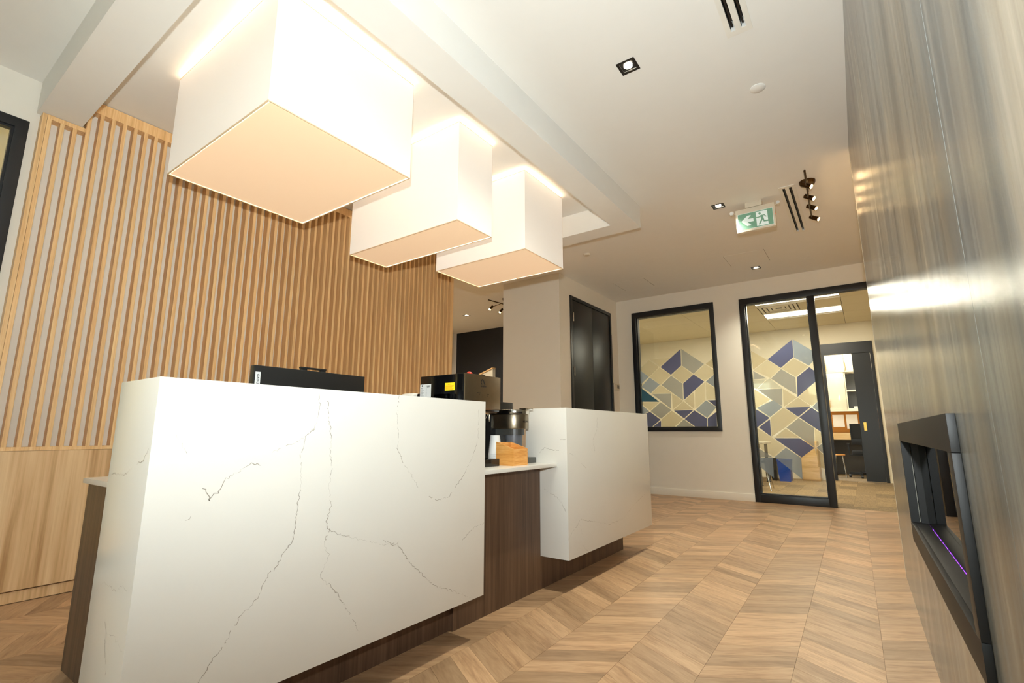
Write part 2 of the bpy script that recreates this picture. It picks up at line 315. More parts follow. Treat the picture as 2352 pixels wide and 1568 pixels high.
FILM2=[('d', [(-0.69, 2.15), (-0.695, 1.91), (-0.857, 1.775), (-1.007, 1.902)]), ('b', [(-0.682, 2.149), (-0.452, 1.978), (-0.453, 1.836), (-0.528, 1.78), (-0.69, 1.904)]), ('c', [(-0.697, 1.891), (-0.535, 1.77), (-0.69, 1.642), (-0.851, 1.768)]), ('d', [(-0.527, 1.76), (-0.453, 1.711), (-0.445, 1.564), (-0.657, 1.409), (-0.697, 1.375), (-0.682, 1.634)]), ('g', [(-0.856, 1.759), (-0.696, 1.635), (-0.705, 1.413), (-0.754, 1.442), (-0.987, 1.637)]), ('l', [(-1.013, 1.896), (-0.862, 1.769), (-0.995, 1.646), (-1.194, 1.767)]), ('s', [(-1.205, 2.039), (-1.018, 1.902), (-1.2, 1.775)]), ('g', [(-1.2, 1.755), (-1.041, 1.643), (-1.206, 1.637)]), ('w', [(-1.206, 1.625), (-1.038, 1.636), (-1.179, 1.505), (-1.212, 1.522)]), ('w', [(-1.0, 1.637), (-0.866, 1.503), (-1.17, 1.502), (-1.034, 1.625)]), ('s', [(-1.209, 1.503), (-1.019, 1.355), (-1.221, 1.234)]), ('g', [(-1.165, 1.496), (-0.864, 1.495), (-0.882, 1.262), (-1.009, 1.354)]), ('c', [(-0.857, 1.492), (-0.702, 1.369), (-0.871, 1.251)]), ('c', [(-0.691, 1.368), (-0.549, 1.242), (-0.856, 1.248)]), ('l', [(-0.688, 1.373), (-0.455, 1.565), (-0.46, 1.309), (-0.544, 1.249)]), ('b', [(-1.212, 1.238), (-1.182, 1.234), (-1.043, 1.118), (-0.878, 1.251), (-0.985, 1.345)]), ('d', [(-0.853, 1.239), (-0.561, 1.242), (-0.712, 1.117)]), ('b', [(-0.544, 1.241), (-0.459, 1.308), (-0.463, 1.18)]), ('d', [(-0.551, 1.234), (-0.459, 1.167), (-0.467, 0.925), (-0.701, 1.11)]), ('c', [(-0.871, 1.241), (-0.716, 1.115), (-0.873, 0.982), (-1.046, 0.86), (-1.038, 1.109)]), ('d', [(-1.211, 1.23), (-1.048, 1.109), (-1.217, 0.978)]), ('d', [(-1.047, 1.09), (-1.052, 0.86), (-1.19, 0.981)]), ('g', [(-0.709, 1.102), (-0.546, 0.969), (-0.564, 0.727), (-0.862, 0.975)]), ('l', [(-0.541, 0.956), (-0.464, 0.91), (-0.465, 0.787), (-0.554, 0.727)]), ('c', [(-0.872, 0.967), (-0.72, 0.848), (-1.02, 0.846)]), ('l', [(-1.209, 0.968), (-1.033, 0.84), (-0.898, 0.724), (-1.041, 0.597), (-1.219, 0.712), (-1.218, 0.963)]), ('d', [(-1.017, 0.839), (-0.719, 0.842), (-0.566, 0.72), (-0.721, 0.597)]), ('g', [(-1.22, 0.705), (-1.061, 0.591), (-1.229, 0.586)]), ('b', [(-1.23, 0.581), (-1.055, 0.586), (-1.064, 0.321), (-1.23, 0.457)]), ('b', [(-0.891, 0.716), (-0.725, 0.589), (-0.735, 0.323), (-1.034, 0.592)]), ('g', [(-0.544, 0.725), (-0.467, 0.775), (-0.471, 0.654)]), ('s', [(-0.546, 0.713), (-0.471, 0.642), (-0.476, 0.468), (-0.55, 0.487)])]
VEIN_FRONT=[[(0.988, 1.052), (0.989, 1.0), (0.982, 0.948), (0.944, 0.905), (0.934, 0.843), (0.943, 0.773), (0.938, 0.705), (0.934, 0.626), (0.929, 0.587), (0.9, 0.554), (0.882, 0.519), (0.857, 0.5), (0.84, 0.467), (0.829, 0.44), (0.812, 0.421), (0.789, 0.41), (0.762, 0.372), (0.743, 0.333), (0.722, 0.318), (0.703, 0.288), (0.689, 0.268)], [(0.977, 0.934), (0.929, 0.898), (0.878, 0.879), (0.837, 0.86)], [(0.806, 0.828), (0.773, 0.83), (0.743, 0.813), (0.708, 0.791), (0.688, 0.756), (0.667, 0.735)], [(0.627, 0.7), (0.612, 0.69)], [(1.018, 1.038), (1.029, 0.971), (1.045, 0.912), (1.043, 0.853), (1.054, 0.794), (1.047, 0.736), (1.06, 0.678), (1.047, 0.623), (1.058, 0.601), (1.045, 0.554), (1.064, 0.516), (1.05, 0.485), (1.036, 0.454), (1.089, 0.408), (1.137, 0.341), (1.176, 0.289), (1.207, 0.238)], [(1.058, 0.601), (1.093, 0.581), (1.157, 0.556), (1.214, 0.539), (1.296, 0.51), (1.359, 0.507), (1.431, 0.422), (1.517, 0.347), (1.581, 0.299), (1.717, 0.241), (1.82, 0.188)], [(1.345, 1.073), (1.336, 0.995), (1.348, 0.91), (1.344, 0.859), (1.376, 0.807), (1.425, 0.754), (1.464, 0.699)], [(1.849, 1.031), (1.845, 0.886), (1.805, 0.807), (1.731, 0.714), (1.647, 0.646), (1.58, 0.636), (1.528, 0.659)], [(0.548, 0.929), (0.567, 0.915), (0.585, 0.891), (0.598, 0.866)], [(1.899, 0.502), (1.829, 0.493), (1.745, 0.45)], [(0.646, 0.774), (0.659, 0.759), (0.67, 0.735)], [(1.295, 0.526), (1.349, 0.498), (1.37, 0.508)]]
VEIN_END=[[(-1.773, 0.809), (-1.722, 0.806), (-1.664, 0.811), (-1.638, 0.827), (-1.587, 0.844), (-1.553, 0.85), (-1.529, 0.882)], [(-1.798, 0.5), (-1.742, 0.498), (-1.727, 0.526), (-1.671, 0.524), (-1.626, 0.518), (-1.587, 0.539), (-1.526, 0.522)], [(-1.672, 0.434), (-1.65, 0.416), (-1.65, 0.387), (-1.625, 0.353), (-1.615, 0.316)], [(-1.649, 0.413), (-1.594, 0.42), (-1.558, 0.408), (-1.531, 0.4)]]
VEIN_FAR=[[(2.655, 0.301), (2.715, 0.34), (2.777, 0.368), (2.812, 0.396), (2.91, 0.372), (3.045, 0.348), (3.23, 0.305), (3.469, 0.312), (3.665, 0.379), (3.898, 0.435)], [(2.811, 0.375), (2.83, 0.301)], [(2.833, 0.245), (2.871, 0.208), (2.912, 0.196)], [(2.691, 0.797), (2.785, 0.762)], [(2.829, 0.733), (2.899, 0.695)], [(3.085, 1.024), (3.08, 0.942), (3.016, 0.871), (3.037, 0.799)]]
VEIN_FAR_END=[[(-1.654, 0.579), (-1.617, 0.556), (-1.568, 0.539), (-1.533, 0.504), (-1.507, 0.459)], [(-1.69, 0.793), (-1.651, 0.826), (-1.595, 0.814), (-1.545, 0.812)], [(-1.532, 0.875), (-1.495, 0.881)]]# ------------------------------------------------------------------ room shell
DL = [(-0.926, 2.478), (-0.935, 4.717), (-0.966, 6.896), (-5.864, 6.753)]
holes = [(x-0.046, x+0.046, y-0.046, y+0.046) for x, y in DL]
VENTS = [(-0.334, 0.90, 2.592), (-0.352, 4.645, 5.872)]
holes += [(cx+s-0.0115, cx+s+0.0115, y0+0.035, y1-0.035) for cx, y0, y1 in VENTS for s in (-0.026, 0.026)]
ceil = struct('ceiling', MB().grid_slab(2, H, H+0.14, (-7.4, 1.8, -8.2, 8.1), holes), M['ceiling'])
struct('duct_cover', MB().box(-7.4, 1.8, -8.2, 8.1, H+0.141, H+0.16), M['blackp'], ceil)
SX, SY0, SY1, IX, IY0, IY1, ZS = -1.551, 0.499, 4.284, -1.764, 0.705, 4.071, 2.837
struct('soffit', MB().grid_slab(2, ZS, H, (-3.93, SX, SY0, SY1), [(-3.93-0.001, IX, IY0, IY1)]), M['ceiling'], ceil)
for x0, x1, y0, y1 in ((-1.22, -0.77, 6.205, 6.675), (-2.79, -2.338, 6.457, 6.915)):       # access panels set into the ceiling
    for xx in (x0, x1): struct('panel_seam', MB().box(xx-0.0012, xx+0.0012, y0, y1, H-0.0020, H-0.0001), M['joint'], ceil)
    struct('access_panel', MB().box(x0+0.0013, x1-0.0013, y0, y1, H-0.0015, H), M['ceiling'], ceil)
# left wall: window towards the front, oak slats over white further in
LW = [(-1.9, 0.478, 0.10, 2.765)]
wl = struct('wall_left', MB().grid_slab(0, -4.05, -3.9435, (-8.0, 4.218, 0, H), LW), M['wall'])
xs = -3.8785
s0 = None
ylist = [0.5525]+[0.5525+0.0605*k for k in range(1, 61)]
for k, y in enumerate(ylist):
    top = ZS-0.03 if y < IY0 else 2.972
    if k in (0, 3):
        b = MB().box(xs-0.064, xs, y-0.0105, y+0.0105, 0.837, top); s0 = part('slat', b, M['slat'], wl, at=(0, y, 0))
    else:
        o = s0.copy(); C.objects.link(o); o.parent = wl; o.location = (0, y, 0)
part('end_slat', MB().box(xs-0.064, xs, 0.519, 0.5405, 0.837, ZS-0.004), M['slat'], wl)
part('end_slat', MB().box(xs-0.064, xs, 4.193, 4.219, 0.837, 2.972), M['slat'], wl)
part('head_rail', MB().box(xs-0.064, xs+0.0, 0.542, 0.7225, ZS-0.030, ZS-0.003), M['slat'], wl)
part('head_rail', MB().box(xs-0.064, xs+0.0, IY0+0.002, SY1-0.065, 2.972, H-0.006), M['slat'], wl)
part('base_rail', MB().box(xs-0.064, xs+0.002, 0.519, 4.219, 0.816, 0.837), M['slat'], wl)
part('lower_panel', MB().box(xs-0.064, xs, 0.519, 4.219, 0.07, 0.8145), M['oak'], wl)
part('kick_board', MB().box(xs-0.064, xs-0.012, 0.519, 4.219, 0.004, 0.062), M['oak'], wl)
def window_frame(name, plane_axis, pos, rect, fw, depth, mat, parent_loc, sill=None, inset=0.012):
    t = thing(name, None, None, parent_loc, kind='structure'); return t
# left window
t = thing('window_1', None, None, (-3.93, -0.7, 0.1), kind='structure')
wy0, wy1, wz0, wz1 = -1.9, 0.478, 0.10, 2.765
part('frame', MB().grid_slab(0, -4.0, -3.925, (wy0, wy1, wz0, wz1), [(wy0+0.058, wy1-0.058, wz0+0.058, wz1-0.058)]), M['black'], t, bevel=0.002)
part('stop', MB().grid_slab(0, -3.985, -3.945, (wy0+0.058, wy1-0.058, wz0+0.058, wz1-0.058), [(wy0+0.07, wy1-0.07, wz0+0.07, wz1-0.07)]), M['black'], t)
part('pane', MB().box(-3.968, -3.962, wy0+0.07, wy1-0.07, wz0+0.07, wz1-0.07), M['glass'], t)
struct('wall_side_room', MB().box(-6.3, -6.2, -3.4, 1.4, 0, H).box(-6.2, -4.05, 1.3, 1.4, 0, H).box(-6.3, -4.05, -3.5, -3.4, 0, H), M['cream'])
# back wall with window and glazed screen
WX0, WX1, WZ0, WZ1 = -2.927, -1.660, 0.928, 2.816
GX0, GX1, GZ1 = -1.308, 0.62, 2.797
wb = struct('wall_back', MB().grid_slab(1, YB, YB+0.12, (-3.192, 1.75, 0, H), [(WX0+0.02, WX1-0.02, WZ0+0.02, WZ1-0.02), (GX0+0.02, GX1, -0.001, GZ1-0.02)]), M['wall'])
struct('baseboard_back', MB().box(-3.19, GX0, YB-0.013, YB, 0, 0.098), M['wall'], bevel=0.002)
t = thing('window_2', None, None, ((WX0+WX1)/2, YB, WZ0), kind='structure')
part('frame', MB().grid_slab(1, YB-0.022, YB+0.142, (WX0, WX1, WZ0, WZ1), [(WX0+0.066, WX1-0.062, WZ0+0.066, WZ1-0.082)]), M['black'], t, bevel=0.002)
part('glazing_bead', MB().grid_slab(1, YB+0.02, YB+0.09, (WX0+0.066, WX1-0.062, WZ0+0.066, WZ1-0.082), [(WX0+0.082, WX1-0.066, WZ0+0.070, WZ1-0.088)]), M['black'], t)
part('pane', MB().box(WX0+0.082, WX1-0.066, YB+0.05, YB+0.058, WZ0+0.070, WZ1-0.088), M['glass'], t)
def films(lst, parent, y, clip):
    a, b, c, d = clip
    for k, pts in lst:
        k2 = (y)/YB                      # traced on the wall plane, carried back along the glass
        q = [(min(max(x, a), b), min(max(z, c), d)) for x, z in pts]
        area = abs(sum(q[i][0]*q[(i+1) % len(q)][1]-q[(i+1) % len(q)][0]*q[i][1] for i in range(len(q))))/2
        if area < 2e-4: continue
        part('film_panel', MB().prism(q, 1, y-0.0008, y), M['film_'+k], parent)
def setback(l, y): return [(k, [(x*y/YB, CAM_H+(z-CAM_H)*y/YB) for x, z in p]) for k, p in l]
films(setback(FILM1, YB+0.049), t, YB+0.049, (WX0+0.083, WX1-0.067, WZ0+0.071, WZ1-0.089))
t = thing('window_3', None, None, (-0.85, YB, 0), kind='structure')
MX0, MX1 = -0.470, -0.388
part('head', MB().box(GX0, GX1, YB-0.022, YB+0.075, 2.712, GZ1), M['black'], t, bevel=0.002)
part('jamb', MB().box(GX0, GX0+0.07, YB-0.022, YB+0.142, 0, 2.712), M['black'], t, bevel=0.002)
part('mullion', MB().box(MX0, MX1, YB-0.022, YB+0.142, 0, 2.712), M['black'], t, bevel=0.002)
part('bottom_rail', MB().box(GX0+0.07, MX0, YB-0.022, YB+0.142, 0, 0.098), M['black'], t, bevel=0.002)
part('jamb', MB().box(GX1-0.08, GX1, YB-0.022, YB+0.142, 0, 2.712), M['black'], t, bevel=0.002)
part('glazing_bead', MB().grid_slab(1, YB+0.02, YB+0.09, (GX0+0.07, MX0, 0.098, 2.712), [(GX0+0.083, MX0-0.010, 0.112, 2.708)]), M['black'], t)
part('pane', MB().box(GX0+0.083, MX0-0.010, YB+0.05, YB+0.058, 0.112, 2.708), M['glass'], t)
films(setback(FILM2, YB+0.049), t, YB+0.049, (GX0+0.084, MX0-0.011, 0.113, 2.696))
# pier and the wall with the double door
DX, CY = -3.192, 5.567
wd = struct('wall_door', MB().grid_slab(0, DX-0.94, DX, (CY, YB+0.12, 0, H), [(5.866, 7.205, -0.001, 2.79)]), M['wall'])
t = thing('door_1', None, None, (DX, 6.535, 0), kind='structure')
part('frame', MB().box(DX-0.12, DX+0.014, 5.854, 5.912, 0, 2.805).box(DX-0.12, DX+0.014, 7.158, 7.216, 0, 2.805).box(DX-0.12, DX+0.014, 5.912, 7.158, 2.755, 2.805), M['doorblk'], t, bevel=0.002)
for y0, y1, hy in ((5.915, 6.534, 5.925), (6.537, 7.155, 7.185)):
    lf = part('leaf', MB().box(DX-0.045, DX+0.004, y0, y1, 0.008, 2.751), M['doorblk'], t, bevel=0.0015)
    for z in (2.44, 1.676, 0.36):
        hx = DX+0.019
        part('hinge', MB().cyl((hx, hy, z), (hx, hy, z+0.125), 0.008, n=10).box(DX+0.013, hx, hy-0.007, hy+0.007, z, z+0.125), M['chrome'], lf)
# rear side: navy wall, corridor, sloping stair guard
struct('wall_navy', MB().box(-7.18, -4.13, 7.95, 8.05, 0, H), M['navy'])
struct('wall_far_left', MB().box(-7.4, -7.19, -8.2, 8.1, 0, H), M['wall'])
tr = struct('trim_1', MB().prism([(-7.05, 1.55), (-6.095, 1.55), (-6.095, 2.185), (-6.60, 2.02), (-7.05, 1.87)], 1, 7.86, 7.95), M['offw'])
part('cap_rail', MB().prism([(-7.05, 1.872), (-6.60, 2.022), (-6.09, 2.187), (-6.09, 2.212), (-6.60, 2.047), (-7.05, 1.897)], 1, 7.84, 7.95), M['slat'], tr)
# right-hand stone wall (turned by half a degree), with the fireplace opening
RZ = 0.010; RO = (0.154, 0, 0)
wr = thing('wall_right', None, None, RO, rz=RZ, kind='structure')
part('backing', MB().grid_slab(0, 0.0035, 0.30, (-8.0, 4.246, 0, H), [(1.285, 2.732, 0.50, 0.95)]), M['grout'], wr)
for y0, y1 in ((-8.0, -2.1), (-2.097, -0.64), (-0.637, 0.9485), (0.9505, 2.4085), (2.4105, 3.868), (3.870, 4.25)):
    part('stone_slab', MB().grid_slab(0, 0, 0.0035, (y0, y1, 0, H), [(1.285, 2.732, 0.50, 0.95)]), M['tile'], wr)
part('edge_trim', MB().box(-0.001, 0.30, 4.246, 4.250, 0, H), M['offw'], wr)
struct('wall_corridor', MB().box(1.62, 1.75, 4.2, YB, 0, H).box(0.40, 1.75, 4.1, 4.2, 0, H), M['wall'])
# wall behind the camera, with shop windows
RWIN = ((-3.85, -3.07), (-2.95, -1.87), (-1.80, -0.05))
struct('wall_rear', MB().grid_slab(1, -8.12, -8.0, (-7.4, 1.75, 0, H), [(a, b, 0.12, 3.0) for a, b in RWIN[:1]+RWIN[2:]]), M['wall'])
for i, (a, b) in enumerate(RWIN[:1]+RWIN[2:]):
    t = thing('window_%d' % (4+i), None, None, ((a+b)/2, -8.06, 0.12), kind='structure')
    part('frame', MB().grid_slab(1, -8.11, -8.01, (a, b, 0.12, 3.0), [(a+0.05, b-0.05, 0.17, 2.95)]), M['rear'], t)
    part('pane', MB().box(a+0.05, b-0.05, -8.062, -8.056, 0.17, 2.95), M['glass'], t)
# office behind the back wall
OC = 3.046
oc = struct('ceiling', MB().box(-4.6, 1.75, YB+0.12, 13.6, OC+0.02, OC+0.1), M['joint'])
xsn = [-1.34+1.22*k for k in range(-3, 3)]; ysn = [7.38, 7.99, 8.60, 9.21, 9.82, 10.43, 11.04, 11.57]
for i in range(len(xsn)-1):
    for j in range(len(ysn)-1):
        if i == 3 and j in (2, 4): continue
        x0, x1, y0, y1 = xsn[i]+0.003, min(xsn[i+1]-0.003, 1.70), max(ysn[j]+0.003, YB+0.125), ysn[j+1]-0.003
        if i == 3 and j == 3: x0 = -0.727
        part('ceiling_tile', MB().box(x0, x1, y0, y1, OC, OC+0.019), M['tile_ceiling'], oc)
FD = (-0.595, 0.257)
struct('wall_office_far', MB().grid_slab(1, YO, YO+0.10, (-4.6, 1.75, 0, OC), [(FD[0]+0.01, FD[1]-0.01, -0.001, 2.64)]), M['office'])
struct('wall_office_side', MB().box(-4.7, -4.6, YB+0.12, 11.7, 0, OC).box(1.75, 1.85, YB-0.1, 13.6, 0, OC), M['office'])
struct('baseboard_office', MB().box(-4.6, FD[0], YO-0.012, YO, 0, 0.1).box(FD[1], 1.75, YO-0.012, YO, 0, 0.1), M['office'])
t = thing('door_2', None, None, ((FD[0]+FD[1])/2, YO, 0), kind='structure')
part('frame', MB().box(FD[0], FD[0]+0.05, YO-0.02, YO+0.12, 0, 2.655).box(FD[1]-0.05, FD[1], YO-0.02, YO+0.12, 0, 2.655), M['black'], t)
part('track_cover', MB().box(FD[0]+0.05, FD[1]-0.05, YO-0.02, YO+0.06, 2.435, 2.655), M['black'], t)
lf = part('leaf', MB().box(-0.09, 0.204, YO+0.0, YO+0.045, 0.012, 2.434), M['doorblk'], t)
part('pull', MB().box(-0.033, 0.012, YO-0.004, YO, 0.945, 1.10).box(-0.026, 0.005, YO-0.006, YO-0.004, 0.955, 1.09), M['gold'], lf)
# small work room beyond the far door
struct('wall_workroom', MB().box(-2.2, 1.75, 13.4, 13.5, 0, OC), M['dim'])
# ------------------------------------------------------------------ floors
fl = struct('floor', MB().box(-7.4, 1.8, -8.2, 8.1, -0.06, -0.009), M['joint'])
struct('plain_boards', MB().box(-7.4, -3.935, -8.2, 8.1, -0.009, 0).box(0.31, 1.8, 4.2, YB, -0.009, 0).box(-3.935, 0.31, -8.2, 0.30, -0.009, 0), M['oak'], fl)
PA, PX, PY, CW, PITCH, RISE = 0.0165, -0.347, 3.236, 0.299, 0.118, 0.183
ca, sa = math.cos(PA), math.sin(PA)
def to_w(u, v): return (PX+u*ca-v*sa, PY+u*sa+v*ca)
def px(p):
    d = Vector(p)-Vector((0, 0, CAM_H)); z = d.dot(FW)
    if z < 0.05: return None
    return (1176+CAM_F*d.dot(RT)/z, 784-CAM_F*d.dot(UP)/z)
def clip(poly, f):
    out = []
    for i in range(len(poly)):
        a, b = poly[i], poly[(i+1) % len(poly)]; fa, fb = f(a), f(b)
        if fa >= 0: out.append(a)
        if (fa >= 0) != (fb >= 0): t = fa/(fa-fb); out.append((a[0]+(b[0]-a[0])*t, a[1]+(b[1]-a[1])*t))
    return out
G = 0.0005; planks = []
for k in range(-13, 3):
    up = (k % 2 != 0)        # column between line k and k+1 (line 0 is a peak)
    for j in range(-32, 40):
        vb = j*PITCH
        l0 = vb-(RISE if k % 2 else 0); r0 = vb-(0 if k % 2 else RISE)
        q = [(k*CW+G, l0+G), ((k+1)*CW-G, r0+G), ((k+1)*CW-G, r0+PITCH-G), (k*CW+G, l0+PITCH-G)]
        w = [to_w(*p) for p in q]
        full = all(-3.93 < x < 0.30 and 0.31 < y < YB-0.002 for x, y in w)
        pw = w
        if not full:
            for f in (lambda p: p[0]+3.93, lambda p: 0.30-p[0], lambda p: p[1]-0.31, lambda p: YB-0.002-p[1]): pw = clip(pw, f) if len(pw) > 2 else []
        if len(pw) < 3: continue
        pp = [px((x, y, 0)) for x, y in pw]; size = 0
        cx = sum(p[0] for p in pw)/len(pw); cy = sum(p[1] for p in pw)/len(pw)
        hid = -2.6 < cx < -1.78 and 0.75 < cy < 3.9
        if None not in pp and not hid:
            ccx = sum(p[0] for p in pp)/len(pp); ccy = sum(p[1] for p in pp)/len(pp)
            seen = -40 < ccx < 2400 and 1120 < ccy < 1620
            behind = cx < -1.70 and ccx > 180       # seen only through the desk
            if seen and not behind: size = abs(sum(pp[i][0]*pp[(i+1) % len(pp)][1]-pp[(i+1) % len(pp)][0]*pp[i][1] for i in range(len(pp))))/2
        planks.append((size, k, j, q, w, pw, full))
planks.sort(key=lambda t: -t[0])
def plank_mesh(pts, uvs, mat, tones=None):
    # several polygons -> one mesh of thin boards with UVs along the grain
    me = bpy.data.meshes.new('plank'); v = []; f = []; uv = []; tn = []
    for n_, (p, u) in enumerate(zip(pts, uvs)):
        o = len(v); n = len(p)
        v += [(x, y, -0.0085) for x, y in p]+[(x, y, 0.0) for x, y in p]
        f.append(tuple(o+n+i for i in range(n))); uv += u; 
        for i in range(n):
            j = (i+1) % n; f.append((o+i, o+j, o+n+j, o+n+i)); uv += [u[i], u[j], u[j], u[i]]
        if tones: tn += [tones[n_]]*(2*n)
    me.from_pydata(v, [], f); L = me.uv_layers.new(name='UVMap')
    for i, c in enumerate(uv): L.data[i].uv = c
    if tones:
        a = me.attributes.new('tone', 'FLOAT', 'POINT')
        for i, c in enumerate(tn): a.data[i].value = c
    me.materials.append(mat); return me
def uv_of(poly, k):
    s = 1 if k % 2 else -1; L_ = math.hypot(CW, RISE); dx, dy = CW/L_, s*RISE/L_
    return [((x-PX)*dx+(y-PY)*dy, -(x-PX)*dy+(y-PY)*dx) for x, y in poly]
shared = {}; stuff = []; made = 0
for size, k, j, q, w, pw, full in planks:
    if made < 300 and size > 0 and len(pw) >= 3:
        cx = sum(p[0] for p in pw)/len(pw); cy = sum(p[1] for p in pw)/len(pw)
        if full:
            key = k % 2
            if key not in shared:
                lp = [(x-cx, y-cy) for x, y in w]; shared[key] = plank_mesh([lp], [uv_of([(x+PX, y+PY) for x, y in lp], k)], M['plank'])
            me = shared[key]
        else:
            lp = [(x-cx, y-cy) for x, y in pw]; me = plank_mesh([lp], [uv_of([(x+PX, y+PY) for x, y in lp], k)], M['plank'])
        o = bpy.data.objects.new('plank', me); C.objects.link(o); o.parent = fl; o.location = (cx, cy, 0); made += 1
    else: stuff.append((pw, k))
me = plank_mesh([p for p, k in stuff], [uv_of(p, k) for p, k in stuff], M['planks'], [random.random() for _ in stuff])
o = bpy.data.objects.new('planks', me); C.objects.link(o); o.parent = fl; o['kind'] = 'stuff'
# carpet planks in the office
of = struct('floor', MB().box(-4.6, 1.75, YB-0.001, 13.5, -0.06, -0.006), M['joint'])
for i in range(-11, 5):
    for j in range(-1, 9):
        x0, x1 = i*0.25+0.02, i*0.25+0.27; y0 = YB+(i % 2)*0.25+j*0.5; y1 = min(y0+0.5, YO+0.06); y0 = max(y0, YB)
        if y1-y0 < 0.02: continue
        part('carpet_plank', MB().box(x0+0.0006, x1-0.0006, y0+0.0006, y1-0.0006, -0.006, 0.0), M['carpet'], of, at=(x0, y0, 0))
struct('workroom_carpet', MB().box(-4.6, -2.735, YB, 13.4, -0.006, -0.0).box(1.27, 1.75, YB, 13.4, -0.006, 0).box(-2.735, 1.27, YO+0.06, 13.4, -0.006, -0.0), M['carpet'], of)
# ------------------------------------------------------------------ reception desk
ZT, ZB = 1.07, 0.185
D1 = (-1.803, -1.5163, 0.512, 1.9005); D2 = (-1.79, -1.4896, 2.661, 4.042)
desk = thing('reception_desk', 'long reception desk with two floating white veined quartz blocks over a dark oak base', 'desk', (-1.75, 2.3, 0))
def ribbon(lines, fix, put, rs):
    rg = random.Random(rs); mb = MB()
    for pl in lines:
        pts = []
        for (a0, b0), (a1, b1) in zip(pl, pl[1:]):
            n = max(1, int(math.hypot(a1-a0, b1-b0)/0.006))
            for i in range(n):
                t = i/n; pts.append((a0+(a1-a0)*t+rg.uniform(-.004, .004), b0+(b1-b0)*t+rg.uniform(-.004, .004)))
        pts.append(pl[-1]); on = True; w = 0.0012
        for p, q in zip(pts, pts[1:]):
            if rg.random() < 0.2: on = not on
            if not on and rg.random() < 0.62: on = True
            if not on: continue
            w = min(0.0021, max(0.0004, w+rg.uniform(-.0008, .0008)))
            dx, dy = q[0]-p[0], q[1]-p[1]; L_ = math.hypot(dx, dy) or 1; nx, ny = -dy/L_*w/2, dx/L_*w/2
            o = len(mb.v)
            for a, b in ((p[0]-nx, p[1]-ny), (q[0]-nx, q[1]-ny), (q[0]+nx, q[1]+ny), (p[0]+nx, p[1]+ny)): mb.v.append(put(a, b))
            mb.f.append((o, o+1, o+2, o+3))
    return mb
def block(nm, D, label, vf, ve, rs):
    x0, x1, y0, y1 = D
    b = part(nm, MB().box(x0, x1, y0, y1, ZB, ZT), M['quartz'], desk, label, bevel=0.0012)
    o = part('veining', ribbon(vf, None, lambda a, c: (x1+0.0003, a, c), rs), M['vein'], b, 'thin grey veins on the front'); o['kind'] = 'stuff'
    o = part('veining', ribbon(ve, None, lambda a, c: (a, y0-0.0003, c), rs+1), M['vein'], b, 'thin grey veins on the end'); o['kind'] = 'stuff'
    return b
b1 = block('quartz_block', D1, 'near white quartz block', VEIN_FRONT, VEIN_END, 3)
b2 = block('quartz_block', D2, 'far white quartz block', VEIN_FAR, VEIN_FAR_END, 9)
WZ = 0.735
part('worktop', MB().prism([(-2.672, 0.676), (-1.806, 0.676), (-1.806, 1.903), (-1.560, 1.903), (-1.560, 2.659), (-2.672, 2.659)], 2, WZ-0.020, WZ), M['quartz'], desk, 'lower white worktop', bevel=0.001)
part('worktop', MB().box(-2.672, -1.793, 2.6595, 4.02, WZ-0.020, WZ), M['quartz'], desk, 'lower white worktop behind far block', bevel=0.001)
part('end_panel', MB().box(-2.685, -1.70, 0.70, 0.735, 0.0, WZ-0.021), M['walnut'], desk)
part('base_panel', MB().box(-1.74, -1.682, 1.905, 2.655, 0.0, WZ-0.022), M['walnut'], desk)
part('plinth', MB().box(-1.74, -1.703, 0.736, 1.88, 0.0, ZB-0.001), M['walnut'], desk)
part('plinth', MB().box(-1.74, -1.682, 2.656, 3.89, 0.0, ZB-0.001), M['walnut'], desk)
part('plinth', MB().box(-1.74, -1.682, 1.88, 1.904, 0.0, ZB-0.001), M['walnut'], desk)
part('end_panel', MB().box(-2.66, -1.741, 3.86, 3.89, 0.0, WZ-0.021), M['walnut'], desk)
# ------------------------------------------------------------------ things on the desk
t = thing('computer_monitor', 'black computer monitor seen from behind over the desk front', 'monitor', (-2.12, 1.335, WZ))
part('shell', MB().box(-2.135, -2.10, 1.049, 1.622, 0.84, 1.206), M['blackp'], t, bevel=0.003)
part('screen', MB().box(-2.138, -2.135, 1.056, 1.615, 0.86, 1.20), M['gloss'], t)
part('stand', MB().box(-2.10, -2.07, 1.30, 1.37, 0.745, 1.0).box(-2.22, -2.02, 1.22, 1.45, WZ, 0.745), M['blackp'], t, bevel=0.002)
part('webcam', MB().box(-2.128, -2.108, 1.268, 1.40, 1.2145, 1.2225).box(-2.126, -2.110, 1.272, 1.30, 1.205, 1.215).box(-2.126, -2.110, 1.372, 1.398, 1.205, 1.215), M['blackp'], t, bevel=0.0015)
lb = part('label', MB().box(-2.0996, -2.0988, 1.0545, 1.0775, 1.095, 1.1775), M['label'], t, 'white maker label')
part('lettering', xform(text_mb('Lenovo', 0.021), frame_mat((-2.0984, 1.0655, 1.137), (0, 0, 1), (0, -1, 0))), M['ink'], lb)
